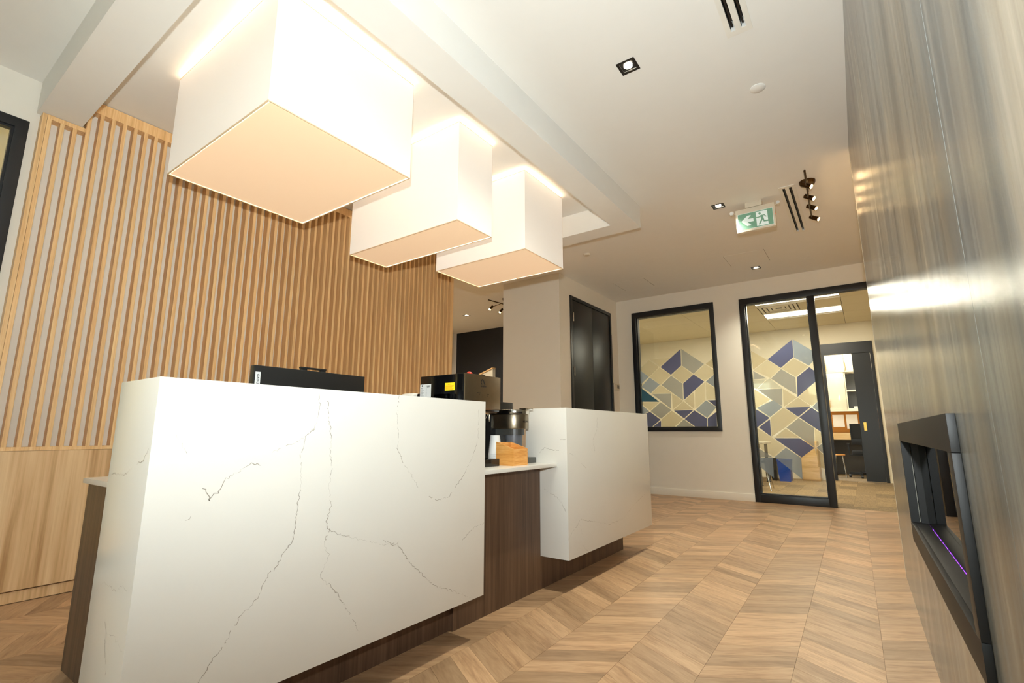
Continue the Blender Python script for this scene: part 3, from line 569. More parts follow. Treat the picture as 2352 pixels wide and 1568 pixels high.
# water cooler
cx0, cx1, cy0, cy1, ctz = -2.035, -1.70, 1.955, 2.266, 1.232
t = thing('water_cooler', 'black and steel countertop water cooler between the quartz blocks', 'water cooler', ((cx0+cx1)/2, (cy0+cy1)/2, WZ))
part('body', MB().box(cx0, cx1-0.075, cy0, cy1, 1.035, ctz).box(cx0, cx1-0.14, cy0+0.004, cy1-0.004, WZ+0.04, 1.035), M['gloss'], t, bevel=0.006)
part('front_shell', MB().box(cx1-0.074, cx1-0.008, cy0, cy1, 1.035, ctz), M['gloss'], t, bevel=0.003)
fp = part('front_panel', MB().prism([(cx1-0.008, 1.052), (cx1-0.03, 1.028), (cx1-0.028, 1.028), (cx1-0.0, 1.05), (cx1, ctz), (cx1-0.008, ctz)], 1, cy0, cy1), M['steel'], t, 'brushed steel front', bevel=0.0015)
part('column', MB().box(cx1-0.139, cx1-0.045, cy0+0.02, cy0+0.235, WZ+0.04, 1.034), M['gloss'], t, bevel=0.006)
part('drip_tray', MB().box(cx0, cx1, cy0+0.004, cy1-0.004, WZ, WZ+0.04), M['gloss'], t, bevel=0.003)
part('faucet', MB().cyl((cx1-0.03, cy0+0.19, 1.028), (cx1-0.03, cy0+0.19, 0.995), 0.012, 0.008, 12).tube([(cx1-0.022, cy0+0.205, 0.996), (cx1-0.016, cy0+0.215, 1.02), (cx1-0.014, cy0+0.228, 1.018), (cx1-0.014, cy0+0.228, 0.98)], 0.0015, 6), M['steel'], t)
for i, (y, m) in enumerate(((2.025, 'red'), (2.075, 'blackp'), (2.125, 'blackp'))):
    if m == 'red': part('button', MB().ball((cx1-0.035, y+0.004, ctz+0.004), 0.018, 0.016, 0.011), M['red'], t, 'red hot water button', smooth=60)
    else: part('button', MB().box(cx1-0.045, cx1-0.014, y-0.016, y+0.018, ctz, ctz+0.006), M['blackp'], t, bevel=0.002)
# maker's mark, lettering and indicator legends on the steel front
mk = []
for i in range(17):
    a = math.radians(-62+i*(300/16)); mk.append((2.104+0.0115*math.cos(a)*0.86, 1.194+0.0135*math.sin(a)))
lg = MB()
path = [(2.098, 1.1815), (2.0915, 1.1845), (2.0885, 1.191), (2.091, 1.2005), (2.099, 1.2075), (2.107, 1.2055), (2.112, 1.198), (2.119, 1.184), (2.1235, 1.1795)]
for (a, b), (c, d) in zip(path, path[1:]):
    L_ = math.hypot(c-a, d-b); nx, ny = -(d-b)/L_*0.0031, (c-a)/L_*0.0031
    lg.prism([(a-nx, b-ny), (c-nx, d-ny), (c+nx, d+ny), (a+nx, b+ny)], 0, cx1+0.0001, cx1+0.0006)
part('emblem', lg, M['ink'], fp)
part('lettering', xform(text_mb('avalon', 0.0185), frame_mat((cx1+0.0005, 2.112, 1.172), (0, 1, 0), (0, 0, 1))), M['ink'], fp)
for y, z, s, w in ((2.072, 1.1325, 0.0055, 'NIGHT LIGHT'), (2.150, 1.1285, 0.0055, 'CLEAN')):
    part('lettering', xform(text_mb(w, s), frame_mat((cx1+0.0005, y, z), (0, 1, 0), (0, 0, 1))), M['ink'], fp)
dots = MB()
for y, z in ((2.0755, 1.1255), (2.098, 1.1225), (2.122, 1.1215), (2.147, 1.1195), (2.100, 1.112), (2.124, 1.111)):
    dots.cyl((cx1, y, z), (cx1+0.0006, y, z), 0.0017, n=10)
part('indicator', dots, M['ink'], fp)['kind'] = 'stuff'
lb = part('label', MB().box(-2.034, -1.949, cy0-0.0008, cy0, 1.112, 1.186), M['label'], t, 'silver rating label')
lt = MB()
lt.box(-2.022, -2.012, cy0-0.0012, cy0-0.0008, 1.174, 1.182)
for k, (x0, x1, z) in enumerate([(-1.990, -1.956, 1.1765), (-1.981, -1.960, 1.171), (-2.028, -2.010, 1.166)]): lt.box(x0, x1, cy0-0.0012, cy0-0.0008, z-0.0016, z+0.0016)
part('printing', lt, M['ink'], lb)['kind'] = 'stuff'
lt = MB()
for k in range(11): lt.box(-2.030, -2.030+0.018+0.011*((k*7) % 4)/3, cy0-0.0012, cy0-0.0008, 1.159-0.0038*k-0.0007, 1.159-0.0038*k+0.0007)
for k in range(7): lt.box(-1.988, -1.982, cy0-0.0012, cy0-0.0008, 1.160-0.0065*k-0.0012, 1.160-0.0065*k+0.0012)
part('printing', lt, M['grey'], lb)['kind'] = 'stuff'
lb = part('label', MB().box(-1.843, -1.772, cy0-0.0008, cy0, 1.143, 1.185), M['yellow'], t, 'yellow warning sticker')
lt = MB().box(-1.822, -1.795, cy0-0.0012, cy0-0.0008, 1.1755, 1.1785)
for k in range(5): lt.box(-1.838, -1.780-0.006*(k % 3), cy0-0.0012, cy0-0.0008, 1.169-0.005*k-0.0008, 1.169-0.005*k+0.0008)
part('printing', lt, M['redink'], lb)['kind'] = 'stuff'
# clear holder in front of the cooler, white device behind the desk
single('card_holder', 'clear acrylic card holder standing against the black side of the water cooler', 'holder',
       MB().box(-1.893, -1.797, 1.925, 1.928, WZ, 1.124).box(-1.893, -1.797, 1.940, 1.943, WZ, 1.124).box(-1.797, -1.794, 1.925, 1.943, WZ, 1.124).box(-1.896, -1.893, 1.925, 1.943, WZ, 1.124), M['acrylic'], (-1.845, 1.934, WZ))
t = thing('desk_phone', 'white rounded device with a black dial beside the water cooler', 'phone', (-2.16, 1.99, WZ))
part('body', MB().box(-2.20, -2.09, 1.955, 2.045, WZ, 1.143), M['white'], t, bevel=0.02)
part('dial', MB().cyl((-2.089, 1.995, 1.128), (-2.082, 1.995, 1.128), 0.012, n=16), M['blackp'], t)
# coffee maker
t = thing('coffee_maker', 'single serve coffee maker with round brushed steel head beside far quartz block', 'coffee maker', (-1.84, 2.49, WZ))
def capsule(x0, xc, y, r, z0, z1, mb=None):
    pts = [(x0, y-r), (xc, y-r)]+[(xc+r*math.sin(a), y-r*math.cos(a)) for a in [math.pi*i/14 for i in range(1, 14)]]+[(xc, y+r), (x0, y+r)]
    return (mb or MB()).prism(pts, 2, z0, z1)
part('base', MB().box(-2.05, -1.702, 2.452, 2.643, WZ, WZ+0.034), M['darkgrey'], t, bevel=0.004)
part('tower', MB().box(-2.04, -1.86, 2.385, 2.60, WZ+0.034, 1.03), M['blackp'], t, bevel=0.008)
part('reservoir', MB().box(-2.03, -1.885, 2.505, 2.652, 0.80, 1.112), M['blackp'], t, bevel=0.005)
hd = part('head', capsule(-1.95, -1.762, 2.49, 0.0905, 0.942, 1.027), M['steel'], t, 'brushed steel head', bevel=0.004)
part('lid', capsule(-1.95, -1.758, 2.49, 0.092, 1.030, 1.056), M['chrome'], t, 'silver lid', bevel=0.004)
part('handle', MB().box(-1.70, -1.648, 2.455, 2.535, 1.056, 1.063), M['chrome'], t, bevel=0.003)
part('nozzle', capsule(-1.90, -1.755, 2.49, 0.058, 0.905, 0.941), M['darkgrey'], t)
tx = text_mb('KEURIG', 0.017)
tx.v = [(-1.762+0.0912*math.cos(v[0]/0.0905)+(0.0004 if v[2] > 0 else 0), 2.49+0.0912*math.sin(v[0]/0.0905), 0.984+v[1]) for v in tx.v]
part('lettering', tx, M['ink'], hd)
single('tumbler', 'slate grey lidless tumbler standing on the coffee maker tray', 'tumbler',
       MB().lathe((-1.762, 2.49, WZ+0.034), [(0.046, 0), (0.048, 0.004), (0.053, 0.13), (0.053, 0.135), (0.050, 0.135), (0.045, 0.01)], 28), M['tumbler'], (-1.762, 2.49, WZ+0.034), smooth=40)
# bamboo caddy with packets, paper cups
t = thing('bamboo_caddy', 'slant-topped open bamboo caddy on the white worktop edge', 'caddy', (-1.70, 2.375, WZ))
ax0, ax1, ay0, ay1 = -1.756, -1.634, 2.304, 2.447
za, zb_ = 0.867, 0.828
for y in (ay0, ay1-0.007): part('side_panel', MB().prism([(ax0, WZ), (ax1, WZ), (ax1, zb_), (ax0, za)], 1, y, y+0.007), M['bamboo'], t)
part('front_panel', MB().box(ax1-0.007, ax1, ay0+0.0071, ay1-0.0071, WZ, zb_-0.001), M['bamboo'], t)
part('back_panel', MB().box(ax0, ax0+0.007, ay0+0.0071, ay1-0.0071, WZ, za-0.003), M['bamboo'], t)
part('bottom_panel', MB().box(ax0+0.0071, ax1-0.0071, ay0+0.0071, ay1-0.0071, WZ, WZ+0.006), M['bamboo'], t)
for k, (x, y, a, lab) in enumerate(((-1.672, 2.322, 0.25, 'white sugar packet nearest the front of the bamboo caddy'), (-1.690, 2.320, -0.1, 'white sugar packet further back in the bamboo caddy'))):
    mb = xform(MB().box(-0.011, 0.011, -0.0012, 0.0012, 0, 0.088), Matrix.Translation((x, y, WZ+0.006)) @ Matrix.Rotation(a, 4, 'Y'))
    single('sugar_packet', lab, 'packet', mb, M['paper'], (x, y, WZ+0.006))
c0 = None; NC = 9
for k in range(NC):
    z = WZ+0.0075*k
    lab = 'topmost white paper cup of the upturned stack beside the caddy' if k == NC-1 else 'white paper cup rim in the upturned stack behind the caddy'
    if c0 is None:
        c0 = single('paper_cup', lab, 'cup', MB().lathe((-1.80, 2.350, z), [(0.0385, 0), (0.040, 0.002), (0.0385, 0.005), (0.029, 0.107), (0.0275, 0.108), (0.0275, 0.105), (0.036, 0.006)], 24), M['cup'], (-1.80, 2.350, z), smooth=40)
    else:
        c = c0.copy(); C.objects.link(c); c.location = (-1.80, 2.350, z); c['label'] = lab; c0_ = c
    (c0 if k == 0 else c)['group'] = 'upturned stack of paper cups'
# ------------------------------------------------------------------ pendants
PEND = [(-2.558, -1.657, 0.784, 1.477, 2.118, 2.618, 'large square fabric lamp shade nearest the front, hung over the desk'),
        (-2.633, -1.694, 1.859, 2.164, 2.059, 2.651, 'middle of the three fabric box lamps over the desk'),
        (-2.527, -1.715, 2.550, 3.057, 2.116, 2.681, 'farthest of the three fabric box lamps, above the far quartz block')]
PW = [(24, 1), (16, 1), (16, 1)]
for i, (x0, x1, y0, y1, z0, z1, lab) in enumerate(PEND):
    kk = (H-0.026-CAM_H)/(z1-CAM_H)       # hung close under the tray ceiling
    x0, x1, y0, y1, z0, z1 = x0*kk, x1*kk, y0*kk, y1*kk, CAM_H+(z0-CAM_H)*kk, CAM_H+(z1-CAM_H)*kk
    cx, cy = (x0+x1)/2, (y0+y1)/2
    t = thing('pendant_lamp', lab, 'lamp', (cx, cy, H), 'fabric box lamps over the desk')
    w = 0.004
    for a, b, c, d in ((x0, x1, y0, y0+w), (x0, x1, y1-w, y1), (x0, x0+w, y0+w, y1-w), (x1-w, x1, y0+w, y1-w)):
        part('shade_side', MB().box(a, b, c, d, z0, z1), M['shade_a'], t)
    df = part('diffuser', MB().box(x0+0.012, x1-0.012, y0+0.012, y1-0.012, z0+0.002, z0+0.006), M['shade_b'], t)
    rim = part('rim', MB().grid_slab(2, z0-0.0015, z0+0.004, (x0-0.001, x1+0.001, y0-0.001, y1+0.001), [(x0+0.006, x1-0.006, y0+0.006, y1-0.006)]), M['piping'], t)
    part('rim', MB().grid_slab(2, z1-0.002, z1+0.003, (x0-0.001, x1+0.001, y0-0.001, y1+0.001), [(x0+0.004, x1-0.004, y0+0.004, y1-0.004)]), M['piping'], t)
    part('frame_bar', MB().box(cx-0.012, cx+0.012, y0+w, y1-w, z1-0.03, z1-0.018).box(x0+w, x1-w, cy-0.012, cy+0.012, z1-0.03, z1-0.018), M['white'], t)
    part('mounting_plate', MB().box(cx-0.17, cx+0.17, y0+0.02, y1-0.02, H-0.012, H), M['white'], t)
    for sx in (-0.12, 0.12): part('hanger', MB().cyl((cx+sx, cy, z1-0.02), (cx+sx, cy, H-0.012), 0.004, n=8), M['white'], t)
    part('lit_edge', MB().box(x0+0.012, x1-0.012, y1-0.0115, y1-0.0065, z0-0.0005, z0+0.003), M['acr_edge'], t)
    for f in (0.2, 0.5, 0.85): part('clip', MB().box(x0+(x1-x0)*f-0.008, x0+(x1-x0)*f+0.008, y1-0.012, y1-0.005, z0-0.003, z0+0.001), M['piping'], t)
    n = 4 if i == 0 else 2
    for k in range(n):
        bx = x0+(x1-x0)*((k % 2)*0.5+0.25); by = cy if n == 2 else y0+(y1-y0)*(0.3+0.4*(k//2))
        part('bulb', MB().ball((bx, by, z1-0.10), 0.03, 0.03, 0.04), M['pbulb'], t, smooth=60)
        part('socket', MB().cyl((bx, by, z1-0.065), (bx, by, z1-0.02), 0.016, n=12), M['white'], t)
    up, dn = PW[i]
    lamp('pendant_uplight', 'AREA', (cx, cy, z1-0.12), up, (1.0, 0.78, 0.54), (x1-x0)*0.8, (math.pi, 0, 0), (y1-y0)*0.8)
    lamp('pendant_downlight', 'AREA', (cx, cy, z0-0.006), dn, SOFT, (x1-x0)*0.9, None, (y1-y0)*0.9)
# ------------------------------------------------------------------ ceiling fittings
DLL = ['nearest square black recessed downlight in the white ceiling', 'square black recessed downlight left of the exit sign', 'square black recessed downlight above the glazed office front', 'small square recessed downlight beyond the slatted wall']
for (x, y), lab in zip(DL, DLL):
    t = thing('downlight', lab, 'light', (x, y, H), 'recessed square downlights')
    part('trim', MB().grid_slab(2, H-0.002, H+0.004, (x-0.055, x+0.055, y-0.055, y+0.055), [(x-0.040, x+0.040, y-0.040, y+0.040)]), M['blackp'], t)
    part('housing', MB().box(x-0.0455, x+0.0455, y-0.0455, y+0.0455, H+0.010, H+0.05), M['blackp'], t)
    part('lens', MB().cyl((x, y, H+0.002), (x, y, H+0.010), 0.025, 0.025, 24), M['led'], t)
    lamp('downlight_beam', 'SPOT', (x, y, H-0.004), {2: 90, 1: 110}.get(DL.index((x, y)), 130), DOWN, 0.03, None, None, {2: 120, 1: 108}.get(DL.index((x, y)), 150), 1.0)
for x, y, pw in ((-0.93, -1.96, 90),):        # unseen downlight added behind the camera for fill, at the row's spacing
    part('fill_downlight_trim', MB().box(x-0.055, x+0.055, y-0.055, y+0.055, H-0.002, H-0.0005), M['blackp'], ceil)
    part('fill_downlight_lens', MB().cyl((x, y, H-0.004), (x, y, H-0.0022), 0.026, n=20), M['led'], ceil)
    lamp('downlight_beam', 'SPOT', (x, y, H-0.006), pw, COOL, 0.03, None, None, 165, 1.0)
VL = ['white linear slot air vent cut by the top of the photo', 'white linear slot air vent beside the exit sign']
for (cx, y0, y1), lab in zip(VENTS, VL):
    t = thing('air_vent', lab, 'vent', (cx, (y0+y1)/2, H), 'linear ceiling air vents')
    part('faceplate', MB().grid_slab(2, H-0.006, H-0.0001, (cx-0.0635, cx+0.0635, y0, y1), [(cx+s-0.011, cx+s+0.011, y0+0.036, y1-0.036) for s in (-0.026, 0.026)]), M['white'], t)
    for s in (-0.026, 0.026):
        part('slot', MB().box(cx+s-0.011, cx+s+0.011, y0+0.036, y1-0.036, H+0.06, H+0.065).box(cx+s-0.011, cx+s-0.0095, y0+0.036, y1-0.036, H+0.004, H+0.06).box(cx+s+0.0095, cx+s+0.011, y0+0.036, y1-0.036, H+0.004, H+0.06), M['blackp'], t)
        part('blade', MB().box(cx+s-0.0045, cx+s+0.0045, y0+0.05, y1-0.05, H+0.008, H+0.011), M['blackp'], t)
single('ceiling_speaker', 'round white ceiling cover between the two slot air vents', 'speaker', MB().lathe((-0.334, 3.127, H), [(0.045, 0), (0.045, -0.004), (0.040, -0.008), (0.005, -0.008)], 32), M['ceiling'], (-0.334, 3.127, H), smooth=40)
single('smoke_detector', 'small round grey disc on the ceiling beyond the dropped soffit', 'detector', MB().lathe((-2.552, 5.142, H), [(0.042, 0), (0.042, -0.010), (0.034, -0.022), (0.005, -0.024)], 28), M['offw'], (-2.552, 5.142, H), smooth=40)
single('sprinkler_cover', 'faint round sprinkler cover on the ceiling above the glazed office', 'sprinkler', MB().lathe((-0.365, 6.863, H), [(0.042, 0), (0.042, -0.003), (0.005, -0.004)], 28), M['ceiling'], (-0.365, 6.863, H), smooth=40)
# exit sign
EY = 4.80
t = thing('exit_sign', 'white exit sign with running figure and left arrow hanging from the ceiling', 'sign', (-0.64, EY, H))
part('mount', MB().box(-0.717, -0.574, EY+0.0, EY+0.055, 3.004, H), M['offw'], t, bevel=0.003)
part('housing', MB().box(-0.806, -0.472, EY, EY+0.05, 2.772, 3.0), M['offw'], t, bevel=0.006)
pu0, pu1, pz0, pz1 = -0.786, -0.4925, 2.7945, 2.949
part('panel_edge', MB().box(pu0-0.003, pu1+0.003, EY-0.0008, EY, pz0-0.003, pz1+0.003), M['exit_w'], t)
pn = part('panel', MB().box(pu0, pu1, EY-0.0016, EY-0.0008, pz0, pz1), M['exit_g'], t, 'green lit panel')
def sg(x, y):   # sign artwork grid -> panel
    x -= 740; y -= 1060; dt = 620*280+150*30
    u = (x*280-30*y)/dt; v = (620*y+150*x)/dt
    return (pu0+u*(pu1-pu0), pz1-v*(pz1-pz0))
def sgp(pts, d): return MB().prism([sg(*p) for p in pts], 1, EY-0.0016-d, EY-0.0016)
part('arrow', sgp([(808, 1178), (915, 1065), (983, 1048), (925, 1122), (1028, 1103), (1035, 1155), (928, 1182), (1000, 1228), (920, 1250)], 0.0006), M['exit_w'], pn)
part('doorway', sgp([(1068, 995), (1268, 950), (1303, 1200), (1098, 1245)], 0.0005), M['exit_w'], pn)
man = MB(); nst = [0]
def stroke(pts, w):
    for (a, b), (c, d) in zip(pts, pts[1:]):
        L_ = math.hypot(c-a, d-b); nx, ny = -(d-b)/L_*w/2, (c-a)/L_*w/2; ex, ey = (c-a)/L_*w*.3, (d-b)/L_*w*.3
        nst[0] += 1
        man.prism([sg(a-nx-ex, b-ny-ey), sg(c-nx+ex, d-ny+ey), sg(c+nx+ex, d+ny+ey), sg(a+nx-ex, b+ny-ey)], 1, EY-0.0028-nst[0]*4e-5, EY-0.0016)
man.prism([sg(1140+22*math.cos(a), 1020+22*math.sin(a)) for a in [2*math.pi*i/16 for i in range(16)]], 1, EY-0.0028, EY-0.0016)
man.prism([sg(*p) for p in [(1143, 1062), (1170, 1042), (1200, 1040), (1214, 1105), (1178, 1118)]], 1, EY-0.0028, EY-0.0016)
stroke([(1160, 1058), (1128, 1084), (1082, 1094)], 17); stroke([(1190, 1050), (1224, 1040), (1254, 1066)], 16)
stroke([(1200, 1100), (1222, 1148), (1306, 1134)], 24); stroke([(1190, 1104), (1172, 1146), (1142, 1210)], 24)
part('running_figure', man, M['exit_g'], pn)
stand = [('emergency_head', (-0.836, EY+0.02, 2.978), 0.019), ('emergency_head', (-0.443, EY+0.02, 2.985), 0.016)]
for nm, c, r in stand:
    h = part(nm, MB().cyl((c[0], c[1]-0.03, c[2]), (c[0], c[1]+0.012, c[2]), r, r*0.8, 20), M['white'], t)
    part('lens', MB().cyl((c[0], c[1]-0.033, c[2]), (c[0], c[1]-0.0305, c[2]), r*0.8, n=20), M['label'], h)
    x = -0.808 if c[0] < -0.6 else -0.470
    part('arm', MB().cyl((c[0], c[1], c[2]), (x, c[1], c[2]-0.004), 0.005, n=8), M['offw'], t)
part('indicator', MB().box(-0.4722, -0.4715, EY+0.01, EY+0.016, 2.888, 2.893), M['redled'], t)
# track lights
def track(name, lab, rail, bulbs, aims, canopy, drop, watts, rg):
    t = thing(name, lab, 'light', (canopy[0], canopy[1], H), 'bronze spotlight tracks')
    part('canopy', MB().lathe((canopy[0], canopy[1], H), [(0.062, 0), (0.062, -0.012), (0.055, -0.028), (0.02, -0.032)], 28), M['brass'], t, smooth=40)
    part('stem', MB().cyl((canopy[0], canopy[1], H-0.03), (canopy[0], canopy[1], drop), 0.006, n=8), M['brass'], t)
    part('rail', MB().cyl(rail[0], rail[1], 0.0085, n=12), M['brass'], t)
    for b, a in zip(bulbs, aims):
        b = Vector(b); d = Vector(a).normalized(); tail = b-d*0.085
        hd = part('spot_head', MB().cyl(tail, b, 0.019, 0.021, 18), M['brass'], t)
        part('bulb', MB().cyl(b-d*0.003, b+d*0.002, 0.0165, n=18), M['bulb'], hd)
        p0 = Vector(rail[0]); p1 = Vector(rail[1]); ax = (p1-p0).normalized(); q = p0+ax*max(0, min((p1-p0).length, (tail-p0).dot(ax)))
        part('joint', MB().cyl(q, tail+d*0.02, 0.005, n=8), M['brass'], hd)
        e = d.to_track_quat('-Z', 'Y').to_euler()
        lamp('spot_beam', 'SPOT', tuple(b+d*0.012), watts, WARM, 0.02, e, None, 120, 0.9)
bl = [(-0.164, y, 2.935) for y in (4.52, 4.78, 5.02, 5.30)]
track('track_light', 'bronze track with four lit spotlights beside the stone wall', ((-0.186, 4.24, 2.955), (-0.215, 5.20, 2.955)), bl, [(0.76, -0.22, -0.56)]*4, (-0.195, 4.66), 2.955, 14, 0)
bl = [(-4.905, 6.225, 2.925), (-4.89, 6.48, 2.925), (-4.87, 6.75, 2.925)]
track('track_light', 'bronze spotlight track seen past the slatted wall', ((-4.62, 5.83, 2.955), (-4.52, 6.75, 2.955)), [(-4.80, 6.10, 2.88), (-4.785, 6.35, 2.88), (-4.77, 6.62, 2.88)], [(-0.2, -0.6, -0.75)]*3, (-4.56, 6.22), 2.955, 14, 0)
# thermostat
t = thing('thermostat', 'small white wall thermostat between the black door and the corner', 'thermostat', (DX, 7.345, 1.57))
part('body', MB().box(DX, DX+0.022, 7.255, 7.43, 1.572, 1.672), M['offw'], t, bevel=0.003)
part('display', MB().box(DX+0.022, DX+0.0228, 7.335, 7.42, 1.60, 1.655), M['scr'], t)
# ------------------------------------------------------------------ fireplace in the stone wall (wall coordinates)
t = thing('fireplace', 'wide black framed linear electric fireplace set in the stone wall', 'fireplace', RO, rz=RZ)
F0 = -0.0144
part('header', MB().box(F0, -0.0005, 1.264, 2.74, 0.888, 0.962).box(-0.0005, 0.05, 1.286, 2.7315, 0.888, 0.949), M['frame'], t, bevel=0.0008)
part('sill', MB().box(F0, -0.0005, 1.264, 2.74, 0.482, 0.5565).box(-0.0005, 0.039, 1.286, 2.7315, 0.502, 0.5565), M['frame'], t, bevel=0.0008)
part('post', MB().box(F0, -0.0005, 1.264, 1.313, 0.5575, 0.887).box(-0.0005, 0.05, 1.29, 1.313, 0.5575, 0.887), M['frame'], t, bevel=0.0008)
part('post', MB().box(F0, 0.014, 2.705, 2.7318, 0.5575, 0.887), M['frame'], t)
part('inner_post', MB().box(0.018, 0.05, 2.696, 2.7318, 0.5575, 0.887), M['frame'], t)
part('firebox', MB().box(0.26, 0.265, 1.29, 2.725, 0.505, 0.945).box(0.04, 0.26, 1.29, 2.725, 0.505, 0.54).box(0.05, 0.26, 1.29, 2.725, 0.905, 0.945).box(0.05, 0.26, 1.29, 1.30, 0.54, 0.905).box(0.05, 0.26, 2.715, 2.725, 0.54, 0.905), M['blackp'], t)
part('fire_glass', MB().box(0.041, 0.045, 1.313, 2.695, 0.5565, 0.888), M['tint'], t)
rg = random.Random(5); y = 1.80
while y < 2.67:
    x0 = 0.047; hgt = rg.uniform(0.010, 0.022); wd = rg.uniform(0.03, 0.06); dp = rg.uniform(0.012, 0.03)
    mb = MB(); mb.v = [(x0, y, 0.541), (x0, y+wd, 0.541), (x0+dp, y+wd*.8, 0.541), (x0+dp*.8, y+wd*.1, 0.541), (x0+dp*rg.uniform(.3, .7), y+wd*rg.uniform(.2, .5), 0.555+hgt), (x0+dp*.3, y+wd*.8, 0.553+hgt*.4)]
    mb.f = [(3,2,1,0), (0,1,5,4), (1,2,5), (2,3,4,5), (3,0,4)]
    part('ember', mb, M['flame'], t); y += wd+rg.uniform(0.015, 0.05)
lamp('stone_fill_light', 'AREA', (0.154+0.11-0.02, 2.0, 0.86), 2.5, (0.9, 0.74, 0.78), 0.05, (0, 0, 0), 1.2)  # lamp added under the firebox top to brighten the stones
for k in range(18):
    yy = 1.70+k*0.054; a, b, c = rg.uniform(.020, .030), rg.uniform(.022, .030), rg.uniform(.016, .026); xx = (0.105, 0.14)[k % 2]+rg.uniform(-.006, .006)
    wx, wy = 0.154+xx*math.cos(RZ)-yy*math.sin(RZ), xx*math.sin(RZ)+yy*math.cos(RZ)
    single('river_stone', 'brown river stone behind the fireplace glass', 'stone', MB().ball((wx, wy, 0.54+c*0.96), a*.8, b, c, 12, 7), M['stone'], (wx, wy, 0.54), 'river stones in the fireplace', smooth=60)
# ------------------------------------------------------------------ office
for i, (yc, lab) in enumerate(((8.905, 'office ceiling light nearest the glazed front'), (10.125, 'long bright office ceiling light beyond the square vent'))):
    t = thing('ceiling_light', lab, 'light', (-0.73, yc, OC), 'recessed office ceiling lights')
    part('pan', MB().grid_slab(2, OC-0.002, OC+0.05, (-1.337, -0.123, yc-0.302, yc+0.302), [(-1.325, -0.135, yc-0.29, yc+0.29)]).box(-1.325, -0.135, yc-0.29, yc+0.29, OC+0.012, OC+0.018), M['white'], t)
    part('lens', MB().box(-1.325, -0.135, yc-(0.18 if i else 0.0), yc+0.13, OC-0.004, OC+0.011), M['tube'], t)
    lamp('office_light', 'AREA', (-0.73, yc-0.02, OC-0.01), 32, TUBE, 1.15, None, 0.32)
t = thing('air_vent', 'square office ceiling vent between the two ceiling lights', 'vent', (-1.03, 9.515, OC))
vb = MB()
for k in range(4):
    r0 = 0.29-0.065*k; vb.grid_slab(2, OC-0.004+0.004*k, OC+0.006+0.004*k, (-1.034-r0, -1.034+r0, 9.515-r0, 9.515+r0), [(-1.034-r0+0.045, -1.034+r0-0.045, 9.515-r0+0.045, 9.515+r0-0.045)])
part('louvre', vb, M['offw'], t); part('backing', MB().box(-1.335, -0.732, 9.214, 9.816, OC+0.017, OC+0.019), M['dim'], t)
lamp('office_light', 'AREA', (-3.0, 9.6, OC-0.02), 30, TUBE, 1.15, None, 0.3)  # extra area light added to the office, no fixture of its own
lamp('side_room_light', 'AREA', (-5.1, -1.0, 3.0), 40, (1, 0.95, 0.72), 0.9)
lamp('workroom_light', 'AREA', (-0.2, 12.5, OC-0.02), 30, (1.0, 0.93, 0.76), 1.0, None, 0.5)
lamp('rear_room_fill', 'AREA', (-5.6, 5.4, 3.02), 14, SOFT, 0.6)  # added fill for the rear room, not tied to any fitting
t = thing('recycling_bin', 'blue plastic recycling bin on the office floor against the far wall', 'bin', (-1.345, 10.92, 0))
def taper(x0, x1, y0, y1, z1, d):
    mb = MB(); mb.v = [(x0+d,y0+d,0),(x1-d,y0+d,0),(x1-d,y1-d,0),(x0+d,y1-d,0),(x0,y0,z1),(x1,y0,z1),(x1,y1,z1),(x0,y1,z1)]
    mb.f = [(0,3,2,1),(4,5,6,7),(0,1,5,4),(1,2,6,5),(2,3,7,6),(3,0,4,7)]; return mb
part('body', taper(-1.46, -1.235, 10.76, 11.08, 0.38, 0.02), M['blue'], t); part('rim', MB().grid_slab(2, 0.38, 0.40, (-1.468, -1.227, 10.752, 11.088), [(-1.45, -1.245, 10.77, 11.07)]), M['blue'], t)
t = thing('waste_bin', 'black waste bin left of the blue recycling bin', 'bin', (-1.58, 10.95, 0))
part('body', taper(-1.69, -1.475, 10.82, 11.1, 0.40, 0.02), M['blackp'], t); part('rim', MB().grid_slab(2, 0.40, 0.415, (-1.696, -1.47, 10.814, 11.106), [(-1.68, -1.485, 10.83, 11.09)]), M['blackp'], t)
t = thing('storage_cabinet', 'pale oak low cabinet behind the office screen film', 'cabinet', (-0.95, 11.36, 0))
part('body', MB().box(-1.10, -0.80, 11.16, 11.55, 0.0, 0.74), M['deskwood'], t, bevel=0.002); part('door', MB().box(-1.095, -0.805, 11.14, 11.159, 0.03, 0.72), M['deskwood'], t, bevel=0.001)
part('handle', MB().box(-0.83, -0.822, 11.128, 11.14, 0.5, 0.62), M['chrome'], t)
t = thing('meeting_chair', 'chair with thin chrome legs just inside the office screen', 'chair', (-1.58, 9.15, 0))
part('seat', MB().box(-1.80, -1.38, 8.95, 9.35, 0.43, 0.46), M['darkgrey'], t, bevel=0.008); part('backrest', MB().box(-1.82, -1.79, 8.97, 9.33, 0.52, 0.85), M['darkgrey'], t, bevel=0.008)
for (x, y, dx, dy) in ((-1.40, 9.00, 0.07, -0.05), (-1.40, 9.31, 0.05, 0.05), (-1.78, 9.00, -0.05, -0.05), (-1.78, 9.31, -0.05, 0.05)):
    part('leg', MB().cyl((x, y, 0.43), (x+dx, y+dy, 0.0), 0.009, n=10), M['chrome'], t)
part('back_post', MB().cyl((-1.80, 9.03, 0.44), (-1.805, 9.03, 0.6), 0.009, n=8).cyl((-1.80, 9.27, 0.44), (-1.805, 9.27, 0.6), 0.009, n=8), M['chrome'], t)
t = thing('meeting_table', 'office table with grey tube legs left behind the screen film', 'table', (-2.05, 9.95, 0))
part('tabletop', MB().box(-2.60, -1.50, 9.62, 10.60, 0.71, 0.74), M['white'], t, bevel=0.003)
